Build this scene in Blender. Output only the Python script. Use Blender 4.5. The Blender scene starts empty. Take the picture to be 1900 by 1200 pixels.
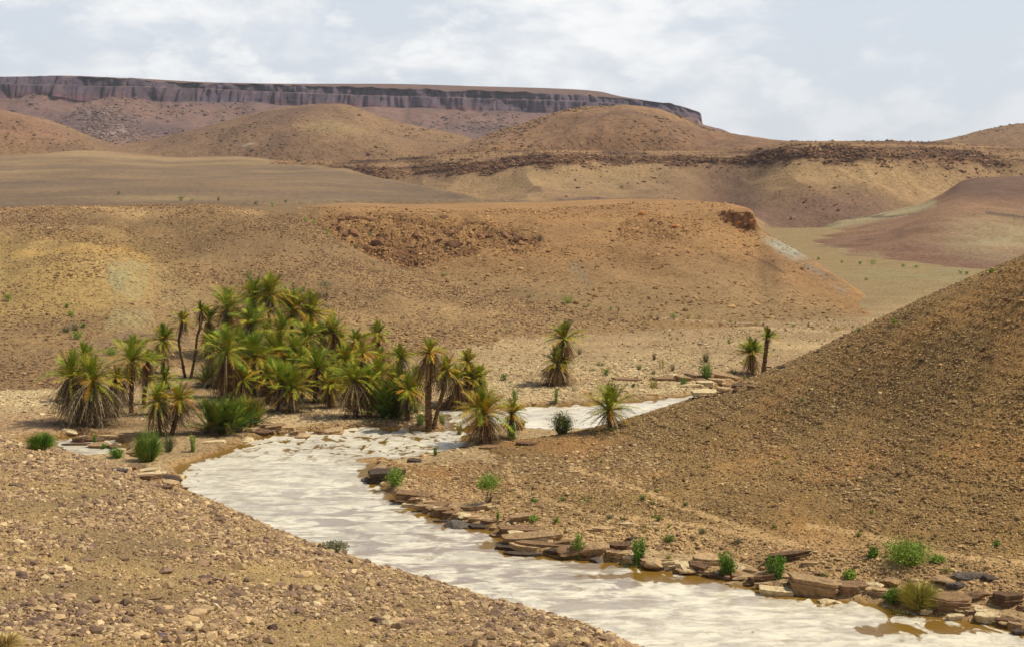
import bpy, math, random
import numpy as np
from mathutils import Vector

# ------------------------------------------------------------------ camera, sky, sun, exposure
scene = bpy.context.scene
F = 2610.0            # focal length in photo pixels (photo 1900 x 1200)
CAMZ = 20.0           # eye height above the river, metres
PITCH = math.atan((600 - 310) / F)
cs, sn = math.cos(PITCH), math.sin(PITCH)

cam = bpy.data.cameras.new("camera")
cam_o = bpy.data.objects.new("camera", cam)
scene.collection.objects.link(cam_o)
cam.sensor_width = 36.0
cam.lens = 36.0 * F / 1900.0
cam.clip_start = 0.1
cam.clip_end = 60000
cam_o.location = (0, 0, CAMZ)
cam_o.rotation_euler = (math.pi / 2 - PITCH, 0, 0)
scene.camera = cam_o

SUN_EL, SUN_AZ = math.radians(57), math.radians(8)   # azimuth measured from +X (right) towards +Y (away)
sd = Vector((math.cos(SUN_EL) * math.cos(SUN_AZ), math.cos(SUN_EL) * math.sin(SUN_AZ), math.sin(SUN_EL)))

world = bpy.data.worlds.new("World")
scene.world = world
world.use_nodes = True
nt = world.node_tree
nt.nodes.clear()
N = nt.nodes.new
out = N('ShaderNodeOutputWorld'); bg = N('ShaderNodeBackground')
sky = N('ShaderNodeTexSky')
sky.sky_type = 'NISHITA'; sky.sun_disc = False
sky.sun_elevation = SUN_EL; sky.sun_rotation = math.pi / 2 - SUN_AZ
sky.air_density = 1.0; sky.dust_density = 1.0; sky.altitude = 900
bg.inputs['Strength'].default_value = 0.10
tc = N('ShaderNodeTexCoord')
def cloud_noise(sx, sz, scale, det, rough, off, dist=0.0):
    mp = N('ShaderNodeMapping'); mp.inputs['Scale'].default_value = (sx, sx, sz); mp.inputs['Location'].default_value = off
    nt.links.new(tc.outputs['Generated'], mp.inputs['Vector'])
    no = N('ShaderNodeTexNoise'); no.inputs['Scale'].default_value = scale; no.inputs['Detail'].default_value = det
    no.inputs['Roughness'].default_value = rough; no.inputs['Distortion'].default_value = dist
    nt.links.new(mp.outputs['Vector'], no.inputs['Vector'])
    return no.outputs['Fac']
def wramp(src, a, b, lo=0.0, hi=1.0):
    r = N('ShaderNodeMapRange'); r.interpolation_type = 'SMOOTHSTEP'
    r.inputs['From Min'].default_value = a; r.inputs['From Max'].default_value = b
    r.inputs['To Min'].default_value = lo; r.inputs['To Max'].default_value = hi
    nt.links.new(src, r.inputs['Value']); return r.outputs['Result']
def wmix(fac, a, b):
    m = N('ShaderNodeMix'); m.data_type = 'RGBA'
    if isinstance(fac, float): m.inputs[0].default_value = fac
    else: nt.links.new(fac, m.inputs[0])
    for s, v in ((6, a), (7, b)):
        if isinstance(v, tuple): m.inputs[s].default_value = v
        else: nt.links.new(v, m.inputs[s])
    return m.outputs[2]
sepd = N('ShaderNodeSeparateXYZ'); nt.links.new(tc.outputs['Generated'], sepd.inputs[0])
low = wramp(sepd.outputs['Z'], 0.10, 0.55, 0.90, 0.15)                   # cirrus veil thick near the horizon, thin overhead
veil = wmix(low, sky.outputs['Color'], (6.75, 7.2, 7.85, 1))           # thin high cirrus over the blue
c1 = wramp(cloud_noise(1.0, 2.3, 6.5, 8, 0.55, (3.1, 1.7, 0.35), 0.15), 0.47, 0.65)
c2 = wramp(cloud_noise(1.0, 2.0, 15.0, 8, 0.58, (0.4, 5.2, 1.15), 0.2), 0.50, 0.68)
mx = N('ShaderNodeMath'); mx.operation = 'MAXIMUM'
m2 = N('ShaderNodeMath'); m2.operation = 'MULTIPLY'; m2.inputs[1].default_value = 0.8
nt.links.new(c2, m2.inputs[0]); nt.links.new(c1, mx.inputs[0]); nt.links.new(m2.outputs[0], mx.inputs[1])
m3 = N('ShaderNodeMath'); m3.operation = 'MULTIPLY'; nt.links.new(mx.outputs[0], m3.inputs[0]); 
xr = wramp(sepd.outputs['X'], 0.02, 0.30, 1.0, 0.5); m4 = N('ShaderNodeMath'); m4.operation = 'MULTIPLY'      # the cloud bank thins out to the right
nt.links.new(low, m4.inputs[0]); nt.links.new(xr, m4.inputs[1]); nt.links.new(m4.outputs[0], m3.inputs[1])
skyc = wmix(m3.outputs[0], veil, (9.8, 9.8, 9.7, 1))
nt.links.new(skyc, bg.inputs['Color'])
nt.links.new(bg.outputs[0], out.inputs['Surface'])

sun = bpy.data.lights.new("sun", 'SUN')
sun.energy = 4.4; sun.angle = math.radians(0.5); sun.color = (1.0, 0.95, 0.83)
sun_o = bpy.data.objects.new("sun", sun)
scene.collection.objects.link(sun_o)
sun_o.rotation_euler = sd.to_track_quat('Z', 'Y').to_euler()
sun_o.location = (60, 40, 120)

scene.view_settings.view_transform = 'Standard'
scene.view_settings.look = 'None'
scene.view_settings.exposure = 0.08
scene.view_settings.gamma = 1.0
scene.cycles.use_denoising = True
scene.cycles.max_bounces = 5
scene.cycles.diffuse_bounces = 2
scene.cycles.glossy_bounces = 2
scene.cycles.transmission_bounces = 2
scene.cycles.volume_bounces = 0
scene.cycles.transparent_max_bounces = 4

# ------------------------------------------------------------------ numeric helpers
rng = np.random.default_rng(7)
R = random.Random(11)

def srgb(r, g, b):
    f = lambda c: (c / 12.92 if c <= 0.04045 else ((c + 0.055) / 1.055) ** 2.4)
    return np.array([f(r / 255), f(g / 255), f(b / 255)])

def _h(ix, iy, seed):
    n = (ix.astype(np.int64) * 374761393 + iy.astype(np.int64) * 668265263 + seed * 1274126177) & 0xffffffff
    n = ((n ^ (n >> 13)) * 1274126177) & 0xffffffff
    return ((n ^ (n >> 16)) & 0xffff) / 32767.5 - 1.0

def vnoise(x, y, seed=0):
    x = np.asarray(x, float); y = np.asarray(y, float)
    x, y = np.broadcast_arrays(x, y)
    ix = np.floor(x); iy = np.floor(y); fx = x - ix; fy = y - iy
    fx = fx * fx * fx * (fx * (fx * 6 - 15) + 10); fy = fy * fy * fy * (fy * (fy * 6 - 15) + 10)
    a = _h(ix, iy, seed); b = _h(ix + 1, iy, seed); c = _h(ix, iy + 1, seed); d = _h(ix + 1, iy + 1, seed)
    return (a * (1 - fx) + b * fx) * (1 - fy) + (c * (1 - fx) + d * fx) * fy

def fbm(x, y, seed=0, octv=4, gain=0.5):
    s = 0; amp = 1; tot = 0
    for o in range(octv):
        s = s + amp * vnoise(x, y, seed + o * 17)
        tot += amp; amp *= gain
        x, y = 1.6 * x + 1.2 * y + 5.3, -1.2 * x + 1.6 * y + 1.7
    return s / tot

def ridge(x, y, seed=0, octv=3):
    return 1 - np.abs(fbm(x, y, seed, octv)) * 2

def sstep(a, b, x):
    t = np.clip((x - a) / (b - a), 0, 1)
    return t * t * (3 - 2 * t)

def pchip(xs, ys, x):
    xs = np.asarray(xs, float); ys = np.asarray(ys, float); x = np.clip(x, xs[0], xs[-1])
    if len(xs) == 1: return np.full_like(x, ys[0])
    h = np.diff(xs); d = np.diff(ys) / h
    m = np.zeros_like(ys); m[0] = d[0]; m[-1] = d[-1]
    for i in range(1, len(xs) - 1):
        if d[i - 1] * d[i] > 0:
            w1 = 2 * h[i] + h[i - 1]; w2 = h[i] + 2 * h[i - 1]
            m[i] = (w1 + w2) / (w1 / d[i - 1] + w2 / d[i])
    i = np.clip(np.searchsorted(xs, x, side='right') - 1, 0, len(xs) - 2)
    t = (x - xs[i]) / h[i]
    return ((1 + 2 * t) * (1 - t) ** 2 * ys[i] + t * (1 - t) ** 2 * h[i] * m[i]
            + t * t * (3 - 2 * t) * ys[i + 1] + t * t * (t - 1) * h[i] * m[i + 1])

def ray_pt(px, py, D):
    """world point at forward distance D on the sight line through photo pixel (px, py)"""
    u = (px - 950.0) / F; v = -(py - 600.0) / F
    t = D / (v * sn + cs)
    return u * t, D, CAMZ + (v * cs - sn) * t

def col_pt(px, z, D):
    """world point in the vertical column px, at forward distance D and height z"""
    r = (z - CAMZ) / D
    v = (sn + r * cs) / (cs - r * sn)
    return (px - 950.0) / F * D / (v * sn + cs), z

def to_px(X, Y, Z):
    """photo pixel of a world point"""
    dz = Z - CAMZ
    f = Y * cs - dz * sn; up = Y * sn + dz * cs
    return 950 + F * X / f, 600 - F * up / f

def plane_pt(px, py, z=0.0):
    u = (px - 950.0) / F; v = -(py - 600.0) / F
    t = (z - CAMZ) / (v * cs - sn)
    return u * t, (v * sn + cs) * t

def C(kind, *pts):
    """a guide curve: kind 'y' = (px, D, py) control points; 'z' = (px, D, height)"""
    return (kind, pts)

def loft(px, curves, rows, lin=()):
    """grid of world points through the guide curves, near to far"""
    Ys = []; Zs = []
    for kind, pts in curves:
        xs = [p[0] for p in pts]
        D = pchip(xs, [p[1] for p in pts], px)
        q = pchip(xs, [p[2] for p in pts], px)
        if kind == 'y':
            _, _, z = ray_pt(px, q, D)
        else:
            z = q
        Ys.append(D); Zs.append(z)
    Ys = np.array(Ys); Zs = np.array(Zs)
    K = len(curves)
    # monotone cubic along v for each column
    Y = []; Z = []; V = []
    hs = np.diff(Ys, axis=0); hs = np.maximum(hs, 1e-3)
    dz = np.diff(Zs, axis=0) / hs
    m = np.zeros_like(Zs); m[0] = dz[0]; m[-1] = dz[-1]
    for i in range(1, K - 1):
        ok = dz[i - 1] * dz[i] > 0
        w1 = 2 * hs[i] + hs[i - 1]; w2 = hs[i] + 2 * hs[i - 1]
        with np.errstate(divide='ignore', invalid='ignore'):
            m[i] = np.where(ok, (w1 + w2) / (w1 / dz[i - 1] + w2 / dz[i]), 0)
    for i in range(K - 1):
        n = rows[i]
        ma, mb = (dz[i], dz[i]) if i in lin else (m[i], m[i + 1])
        for j in range(n + (1 if i == K - 2 else 0)):
            t = j / n
            Y.append(Ys[i] + t * hs[i]); V.append(i + t)
            Z.append((1 + 2 * t) * (1 - t) ** 2 * Zs[i] + t * (1 - t) ** 2 * hs[i] * ma
                     + t * t * (3 - 2 * t) * Zs[i + 1] + t * t * (t - 1) * hs[i] * mb)
    Y = np.array(Y); Z = np.array(Z); V = np.array(V)[:, None] + np.zeros_like(Y)
    X = np.zeros_like(Y)
    P = np.broadcast_to(px, Y.shape)
    X = col_pt(P, Z, Y)[0]
    return X, Y, Z, V, P

def make_mesh(name, verts, faces_flat, loop_tot, col, mat, smooth=True):
    me = bpy.data.meshes.new(name)
    nv = len(verts); nf = len(loop_tot)
    me.vertices.add(nv); me.vertices.foreach_set('co', np.ascontiguousarray(verts, np.float32).ravel())
    me.loops.add(len(faces_flat)); me.loops.foreach_set('vertex_index', np.ascontiguousarray(faces_flat, np.int32))
    me.polygons.add(nf)
    st = np.concatenate([[0], np.cumsum(loop_tot)[:-1]]).astype(np.int32)
    me.polygons.foreach_set('loop_start', st)
    me.polygons.foreach_set('use_smooth', np.full(nf, smooth))
    me.update(calc_edges=True)
    if col is not None:
        at = me.color_attributes.new('Col', 'FLOAT_COLOR', 'POINT')
        c4 = np.ones((nv, 4), np.float32); c4[:, :3] = col
        at.data.foreach_set('color', c4.ravel())
    if mat: me.materials.append(mat)
    return me

def link(name, me, parent=None, loc=None):
    o = bpy.data.objects.new(name, me)
    scene.collection.objects.link(o)
    if parent: o.parent = parent
    if loc is not None: o.location = loc
    return o

def grid_obj(name, X, Y, Z, col, mat, kind='structure', mask=None):
    r, c = X.shape
    verts = np.stack([X, Y, Z], -1).reshape(-1, 3)
    i = np.arange(r * c).reshape(r, c)
    q = np.stack([i[:-1, :-1], i[:-1, 1:], i[1:, 1:], i[1:, :-1]], -1).reshape(-1, 4)
    if mask is not None:
        mm = (mask[:-1, :-1] | mask[:-1, 1:] | mask[1:, 1:] | mask[1:, :-1]).ravel()
        q = q[mm]
    if name != 'river': col = col * np.array({'mesa': (1, 1, 1), 'far_hills': (.92, .93, .95), 'cone_hill': (.92, .93, .95), 'ledge_hills': (.92, .91, .93), 'plain': (.92, .93, .93), 'low_hills': (.93, .92, .95), 'valley_floor': (.96, .94, .93), 'orange_hill': (.93, .91, .95)}.get(name, (.965, .95, .93)))
    me = make_mesh(name, verts, q.ravel(), np.full(len(q), 4), col.reshape(-1, 3), mat)
    o = link(name, me)
    o['kind'] = kind
    return o

def poly_dist(x, y, poly):
    """signed distance to polygon (negative inside)"""
    poly = np.asarray(poly, float)
    best = np.full(x.shape, 1e9); inside = np.zeros(x.shape, bool)
    n = len(poly)
    for i in range(n):
        ax, ay = poly[i]; bx, by = poly[(i + 1) % n]
        ex, ey = bx - ax, by - ay
        t = np.clip(((x - ax) * ex + (y - ay) * ey) / (ex * ex + ey * ey + 1e-9), 0, 1)
        d = (x - ax - t * ex) ** 2 + (y - ay - t * ey) ** 2
        best = np.minimum(best, d)
        cnd = ((ay > y) != (by > y)) & (x < (bx - ax) * (y - ay) / (by - ay + 1e-12) + ax)
        inside ^= cnd
    best = np.sqrt(best)
    return np.where(inside, -best, best)

def line_dist(x, y, pts):
    best = np.full(np.shape(x), 1e9)
    for (ax, ay), (bx, by) in zip(pts[:-1], pts[1:]):
        ex, ey = bx - ax, by - ay
        t = np.clip(((x - ax) * ex + (y - ay) * ey) / (ex * ex + ey * ey + 1e-9), 0, 1)
        best = np.minimum(best, (x - ax - t * ex) ** 2 + (y - ay - t * ey) ** 2)
    return np.sqrt(best)

def lerp(a, b, t):
    return a + (b - a) * (t[..., None] if isinstance(t, np.ndarray) else t)

def blob(P, Q, cx, cy, rx, ry, soft=0.5):
    """soft elliptical patch of ground colour around a spot"""
    d = np.sqrt(((P - cx) / rx) ** 2 + ((Q - cy) / ry) ** 2)
    return 1 - sstep(1 - soft, 1 + soft, d)

def patch(P, Q, poly, soft=8.0, warp=7.0, seed=0, sc=14.0):
    d = poly_dist(P + warp * fbm(P / sc, Q / sc, 900 + seed, 3), Q + 0.6 * warp * fbm(P / sc, Q / sc, 950 + seed, 3), poly)
    return 1 - sstep(-soft, soft, d)

# ------------------------------------------------------------------ materials
def nodes_of(name):
    m = bpy.data.materials.new(name); m.use_nodes = True
    t = m.node_tree; t.nodes.clear()
    o = t.nodes.new('ShaderNodeOutputMaterial'); b = t.nodes.new('ShaderNodeBsdfPrincipled')
    t.links.new(b.outputs[0], o.inputs['Surface'])
    return m, t, b

def earth_mat(name, grain, speck_scale=None, speck=0.5, speck_col=(0.5, 0.42, 0.4), light=0.25, bump=0.3, bump_dist=None, patch=None, rough=0.95, strata=0.0):
    """dry ground: vertex colour x grain noise, dark and pale stones from cell noise, bump of the same size"""
    m, t, b = nodes_of(name)
    L = t.links.new; n = t.nodes.new
    tcn = n('ShaderNodeTexCoord')
    at = n('ShaderNodeVertexColor'); at.layer_name = 'Col'
    def noise(scale, det=4, rg=0.6):
        x = n('ShaderNodeTexNoise'); x.inputs['Scale'].default_value = scale; x.inputs['Detail'].default_value = det
        x.inputs['Roughness'].default_value = rg; L(tcn.outputs['Object'], x.inputs['Vector']); return x.outputs['Fac']
    def rampv(src, a, bb, lo, hi):
        r = n('ShaderNodeMapRange'); r.inputs['From Min'].default_value = a; r.inputs['From Max'].default_value = bb
        r.inputs['To Min'].default_value = lo; r.inputs['To Max'].default_value = hi
        L(src, r.inputs['Value']); return r.outputs['Result']
    def mul(c, f):
        v = n('ShaderNodeVectorMath'); v.operation = 'SCALE'; L(c, v.inputs[0]); L(f, v.inputs['Scale']); return v.outputs[0]
    c = at.outputs['Color']
    g1 = noise(1.0 / grain, 5, 0.65)
    c = mul(c, rampv(g1, 0.3, 0.7, 0.74, 1.26))
    g2 = noise(1.0 / (grain * (patch or 14)), 3, 0.55)
    c = mul(c, rampv(g2, 0.3, 0.7, 0.88, 1.12))
    height = g1
    if speck_scale:
        vo = n('ShaderNodeTexVoronoi'); vo.inputs['Scale'].default_value = 1.0 / speck_scale
        vo.inputs['Randomness'].default_value = 1.0
        nv = n('ShaderNodeTexNoise'); nv.inputs['Scale'].default_value = 1.3 / speck_scale; nv.inputs['Detail'].default_value = 2
        L(tcn.outputs['Object'], nv.inputs['Vector'])
        ds = n('ShaderNodeVectorMath'); ds.operation = 'SCALE'; ds.inputs['Scale'].default_value = speck_scale * 1.3; L(nv.outputs['Color'], ds.inputs[0])
        da = n('ShaderNodeVectorMath'); da.operation = 'ADD'; L(tcn.outputs['Object'], da.inputs[0]); L(ds.outputs[0], da.inputs[1])
        L(da.outputs[0], vo.inputs['Vector'])
        sep = n('ShaderNodeSeparateColor'); L(vo.outputs['Color'], sep.inputs[0])
        inside = rampv(vo.outputs['Distance'], 0.28, 0.42, 1.0, 0.0)
        dark = rampv(sep.outputs[0], 1 - speck, 1 - speck + 0.04, 0.0, 1.0)
        lite = rampv(sep.outputs[1], 1 - light, 1 - light + 0.04, 0.0, 1.0)
        md = n('ShaderNodeMath'); md.operation = 'MULTIPLY'; L(inside, md.inputs[0]); L(dark, md.inputs[1])
        ml = n('ShaderNodeMath'); ml.operation = 'MULTIPLY'; L(inside, ml.inputs[0]); L(lite, ml.inputs[1])
        dk = n('ShaderNodeMix'); dk.data_type = 'RGBA'; dk.blend_type = 'MULTIPLY'
        L(md.outputs[0], dk.inputs[0]); L(c, dk.inputs[6]); dk.inputs[7].default_value = (*speck_col, 1)
        lt = n('ShaderNodeMix'); lt.data_type = 'RGBA'; lt.blend_type = 'MULTIPLY'; lt.clamp_result = False
        L(ml.outputs[0], lt.inputs[0]); L(dk.outputs[2], lt.inputs[6]); lt.inputs[7].default_value = (1.35, 1.33, 1.3, 1)
        c = lt.outputs[2]
        ad = n('ShaderNodeMath'); ad.operation = 'ADD'
        mm = n('ShaderNodeMath'); mm.operation = 'MULTIPLY'; mm.inputs[1].default_value = 0.8
        L(inside, mm.inputs[0]); L(g1, ad.inputs[0]); L(mm.outputs[0], ad.inputs[1]); height = ad.outputs[0]
    L(c, b.inputs['Base Color'])
    b.inputs['Roughness'].default_value = rough
    b.inputs['Specular IOR Level'].default_value = 0.15
    bp = n('ShaderNodeBump'); bp.inputs['Strength'].default_value = bump; bp.inputs['Distance'].default_value = bump_dist or grain
    L(height, bp.inputs['Height']); L(bp.outputs[0], b.inputs['Normal'])
    return m

def vcol_mat(name, rough=0.8, grain=None, amp=0.3, bump=0.0, bdist=0.05, spec=0.2, sheen=0.0, trans=0.0):
    m, t, b = nodes_of(name)
    L = t.links.new; n = t.nodes.new
    at = n('ShaderNodeVertexColor'); at.layer_name = 'Col'
    c = at.outputs['Color']
    if grain:
        tcn = n('ShaderNodeTexCoord'); x = n('ShaderNodeTexNoise'); x.inputs['Scale'].default_value = 1 / grain
        x.inputs['Detail'].default_value = 6; x.inputs['Roughness'].default_value = 0.65
        L(tcn.outputs['Object'], x.inputs['Vector'])
        r = n('ShaderNodeMapRange'); r.inputs['From Min'].default_value = 0.3; r.inputs['From Max'].default_value = 0.7
        r.inputs['To Min'].default_value = 1 - amp; r.inputs['To Max'].default_value = 1 + amp
        L(x.outputs['Fac'], r.inputs['Value'])
        v = n('ShaderNodeVectorMath'); v.operation = 'SCALE'; L(c, v.inputs[0]); L(r.outputs[0], v.inputs['Scale']); c = v.outputs[0]
        if bump:
            bp = n('ShaderNodeBump'); bp.inputs['Strength'].default_value = bump; bp.inputs['Distance'].default_value = bdist
            L(x.outputs['Fac'], bp.inputs['Height']); L(bp.outputs[0], b.inputs['Normal'])
    L(c, b.inputs['Base Color'])
    b.inputs['Roughness'].default_value = rough
    b.inputs['Specular IOR Level'].default_value = spec
    if trans:
        tr = n('ShaderNodeBsdfTranslucent'); L(c, tr.inputs['Color'])
        mxs = n('ShaderNodeMixShader'); mxs.inputs[0].default_value = trans
        o = [k for k in t.nodes if k.type == 'OUTPUT_MATERIAL'][0]
        L(b.outputs[0], mxs.inputs[1]); L(tr.outputs[0], mxs.inputs[2]); L(mxs.outputs[0], o.inputs['Surface'])
    return m

M_far = earth_mat('far_earth', 6.0, 3.6, 0.2, (0.66, 0.6, 0.58), 0.08, 0.7, 2.0, patch=9)
M_mesa = earth_mat('mesa_rock', 12.0, None, bump=0.6, bump_dist=4.0, patch=8)
M_mid = earth_mat('ledge_earth', 1.9, 1.5, 0.34, (0.62, 0.55, 0.52), 0.10, 0.6, 0.8)
M_plain = earth_mat('plain_earth', 2.4, 1.4, 0.2, (0.7, 0.65, 0.62), 0.1, 0.5, 0.5)
M_orange = earth_mat('orange_earth', 1.0, 0.5, 0.22, (0.62, 0.52, 0.46), 0.10, 0.7, 0.35)
M_gravel = earth_mat('gravel_earth', 0.6, 0.36, 0.3, (0.6, 0.52, 0.48), 0.15, 0.8, 0.25)
M_wash = earth_mat('wash_earth', 0.35, 0.33, 0.28, (0.62, 0.55, 0.5), 0.25, 0.9, 0.22)
M_right = earth_mat('stony_earth', 0.14, 0.16, 0.4, (0.55, 0.45, 0.4), 0.22, 1.0, 0.14)
M_near = earth_mat('near_earth', 0.05, 0.055, 0.35, (0.6, 0.52, 0.46), 0.35, 1.0, 0.06, patch=30)
M_rock = vcol_mat('rock', 0.95, 0.22, 0.42, 1.0, 0.12, spec=0.1)
M_stone = vcol_mat('stone', 0.92, 0.05, 0.2, 0.4, 0.02)
M_leaf = vcol_mat('leaf', 0.6, None, spec=0.15, trans=0.12)
M_dead = vcol_mat('dead_leaf', 0.9, None, spec=0.1, trans=0.08)
M_bark = vcol_mat('bark', 0.95, 0.08, 0.35, 0.9, 0.05)

# ------------------------------------------------------------------ the setting: sheets of land, far to near
STEP = 2.0
def cols(a, b, step=STEP):
    return np.arange(a, b + 1e-6, step)

# --- base ground out to the horizon
gx = np.array([-6400, -3000, 3000, 6400.]); gy = np.array([-50, 100, 3000, 6400.])
GX, GY = np.meshgrid(gx, gy)
base = grid_obj('ground', GX, GY, np.full(GX.shape, -18.0), np.broadcast_to(srgb(150, 120, 85), GX.shape + (3,)).copy(), M_far)

# --- mesa: talus, banded cliff with buttresses, plateau
px = cols(-500, 1700, 1.5)
talus_foot = C('y', (-500, 1750, 292), (900, 1800, 292), (1300, 1850, 285), (1700, 1900, 300))
cl_base = C('y', (-500, 2150, 188), (0, 2150, 184), (60, 2160, 179), (110, 2165, 182), (160, 2170, 190), (210, 2180, 183), (300, 2200, 190), (460, 2230, 193), (550, 2250, 199),
            (700, 2280, 201), (900, 2300, 207), (1000, 2300, 211), (1100, 2290, 212), (1200, 2260, 213), (1290, 2230, 226), (1306, 2220, 238), (1340, 2220, 246), (1400, 2220, 259), (1500, 2220, 285), (1700, 2220, 300))
cl_mid = C('y', (-500, 2168, 163), (0, 2168, 157), (150, 2188, 160), (300, 2218, 163), (600, 2273, 175), (900, 2318, 184), (1100, 2308, 191),
           (1200, 2278, 199), (1280, 2248, 215), (1304, 2238, 237), (1340, 2238, 245.5), (1400, 2238, 258.6), (1500, 2238, 284), (1700, 2238, 299))
cl_mid2 = C('y', (-500, 2186, 162), (0, 2186, 156), (150, 2206, 159), (300, 2236, 162), (600, 2291, 173.6), (900, 2336, 182.5), (1100, 2326, 189.5),
           (1200, 2296, 197.6), (1280, 2262, 214), (1304, 2252, 236.6), (1340, 2252, 245.1), (1400, 2252, 258.3), (1500, 2252, 283.6), (1700, 2252, 298.6))
cl_top = C('y', (-500, 2200, 150), (0, 2200, 143.5), (100, 2210, 142), (250, 2230, 146.5), (300, 2250, 152), (400, 2262, 156), (600, 2300, 160), (800, 2330, 167), (1000, 2340, 172), (1100, 2340, 178),
           (1150, 2330, 182), (1200, 2310, 188), (1260, 2290, 197), (1284, 2280, 204), (1300, 2276, 211), (1305, 2272, 235), (1340, 2270, 244.6), (1400, 2270, 258), (1500, 2270, 283), (1700, 2270, 298))
plateau = C('y', (-500, 2900, 149.5), (0, 2900, 143), (100, 2900, 141.6), (250, 2900, 146), (400, 2900, 153.5), (560, 2900, 156), (700, 2900, 156), (900, 2900, 161), (1050, 2850, 165.5), (1110, 2800, 170),
            (1150, 2650, 179), (1200, 2500, 187), (1260, 2400, 196.5), (1284, 2340, 204), (1300, 2320, 211), (1305, 2300, 235), (1340, 2300, 244.3), (1400, 2300, 258), (1500, 2300, 283), (1700, 2300, 298))
drop = C('z', (-500, 3600, -18), (1150, 3400, -18), (1305, 2700, -18), (1700, 2700, -18))
X, Y, Z, V, P = loft(px, [talus_foot, cl_base, cl_mid, cl_mid2, cl_top, plateau, drop], [34, 26, 3, 20, 14, 5], lin=(1, 2, 3, 4))
cliffm = sstep(0.97, 1.03, V) * (1 - sstep(3.9, 4.02, V)) * (1 - sstep(1302, 1330, P))
wv = fbm(X / 150.0, 0 * X, 3, 2) * 0.8
but = np.abs(fbm(X / 30.0 + wv, V * 0.3, 5, 2)) * 1.3 + 0.75 * np.abs(fbm(X / 11.0, V * 0.6, 9, 2))
Y = Y + cliffm * (17 * (0.7 - but) + 12 * fbm(X / 90, V * 0, 2, 3))
# beds of rock standing out from the face
vv = V + 0.03 * fbm(X / 60, 0 * X, 6, 2)
bed = fbm(vv * 9.0, X / 400.0, 19, 3)
Y = Y - cliffm * 0.9 * bed
Z = Z + sstep(3.2, 4.0, V) * (1 - sstep(4.0, 4.6, V)) * (1 - sstep(1295, 1310, P)) * 2.2 * fbm(X / 18, 0 * X, 27, 3)
tal = (1 - sstep(0.85, 1.0, V))
gul = np.abs(fbm(X / 95.0 + V * 0.7, V * 0.5, 31, 3))
Z = Z + tal * sstep(0, 0.2, V) * (6 * fbm(X / 60, Y / 60, 3, 4)) - tal * sstep(0.3, 1, V) * 16 * gul
Z = Z + (1 - sstep(0.5, 1.0, np.abs(V - 1.0) / 0.6)) * (5 * fbm(X / 45.0, 0 * X, 77, 3) + 3) * (1 - cliffm)
col = lerp(srgb(144, 114, 94), srgb(120, 96, 86), np.clip(0.5 + fbm(X / 120, Y / 120, 8, 4), 0, 1))
col = lerp(col, srgb(156, 122, 98), tal * sstep(0.8, 0.95, V) * 0.5)
ledge = 0.5 + 0.5 * np.sin(Z / 5.2 + 1.2 * fbm(X / 200, Z / 20, 4, 2))
cc = lerp(srgb(108, 95, 99), srgb(122, 102, 98), np.clip(0.2 * ledge + 0.3 + 0.9 * fbm(X / 14, Z / 90, 12, 3), 0, 1))
red = (1 - sstep(1.1, 1.75, V)) * np.clip(0.5 + 1.2 * fbm(X / 90, Z / 40, 14, 2), 0, 1)
cc = lerp(cc, srgb(134, 92, 82), red * 0.7)
cc = lerp(cc, srgb(140, 114, 100), (1 - sstep(0.25, 0.6, np.abs(V - 2.5))) * 0.8)
crk_ = sstep(0.0, 0.5, fbm(X / 6.0, V * 0.4, 16, 3)) + 0.8 * sstep(0.15, 0.6, fbm(X / 22.0, V * 0.3, 18, 2))
cc = cc * (1 - 0.32 * np.clip(crk_, 0, 1))[..., None] * np.array([0.88, 0.87, 0.94])
col = lerp(col, cc, cliffm)
col = lerp(col, srgb(124, 96, 76), sstep(3.98, 4.1, V))
ol = blob(P, 0 * P + V * 100, 195, 60, 45, 35, 0.6) * (fbm(X / 5, Y / 12, 50, 2) > 0.42)
col = lerp(col, srgb(176, 158, 146), ol * 0.7)
MESA = (X, Y, Z, P, V, col)
grid_obj('mesa', X, Y, Z, col * np.array((.68,.64,.68)), M_mesa)

# --- far brown hills (left pair, right hump)
px = cols(-500, 2400)
foot = C('z', (-500, 1105, 2), (2400, 1105, 2))
sil = C('y', (-500, 1400, 195), (-200, 1400, 198), (0, 1400, 203), (45, 1400, 212), (110, 1400, 232), (180, 1400, 257), (225, 1400, 268), (260, 1420, 264), (300, 1430, 257), (360, 1440, 243), (450, 1460, 218), (530, 1470, 202),
        (590, 1480, 196), (630, 1480, 198), (720, 1480, 226), (800, 1470, 242), (850, 1450, 249), (880, 1430, 262), (920, 1400, 285), (1000, 1400, 292), (1600, 1400, 285), (1690, 1400, 270), (1740, 1400, 261), (1790, 1400, 252), (1840, 1400, 240), (1880, 1400, 231), (1950, 1400, 229), (2100, 1400, 245), (2400, 1400, 260))
mid = C('y', (-500, 1180, 235), (0, 1180, 243), (110, 1180, 262), (225, 1180, 282), (400, 1180, 272), (590, 1180, 248), (720, 1180, 262), (880, 1180, 283), (1600, 1180, 296), (1880, 1180, 266), (2400, 1180, 280))
back = C('z', (-500, 2100, -18), (2400, 2100, -18))
X, Y, Z, V, P = loft(px, [foot, mid, sil, back], [40, 60, 25])
Z = Z + sstep(0, .4, V) * 3.2 * fbm(X / 55, Y / 55, 21, 5) - sstep(0.2, 1, V) * (1 - sstep(1.7, 2.0, V)) * 10 * np.abs(fbm(X / 80 + Y / 300, Y / 260, 23, 4))
col = lerp(srgb(160, 126, 88), srgb(132, 102, 76), np.clip(0.5 + 1.0 * fbm(X / 110, Y / 150, 25, 4), 0, 1))
col = lerp(col, srgb(150, 108, 84), blob(P, V, 20, 1.3, 120, 0.5) * 0.5)
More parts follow.
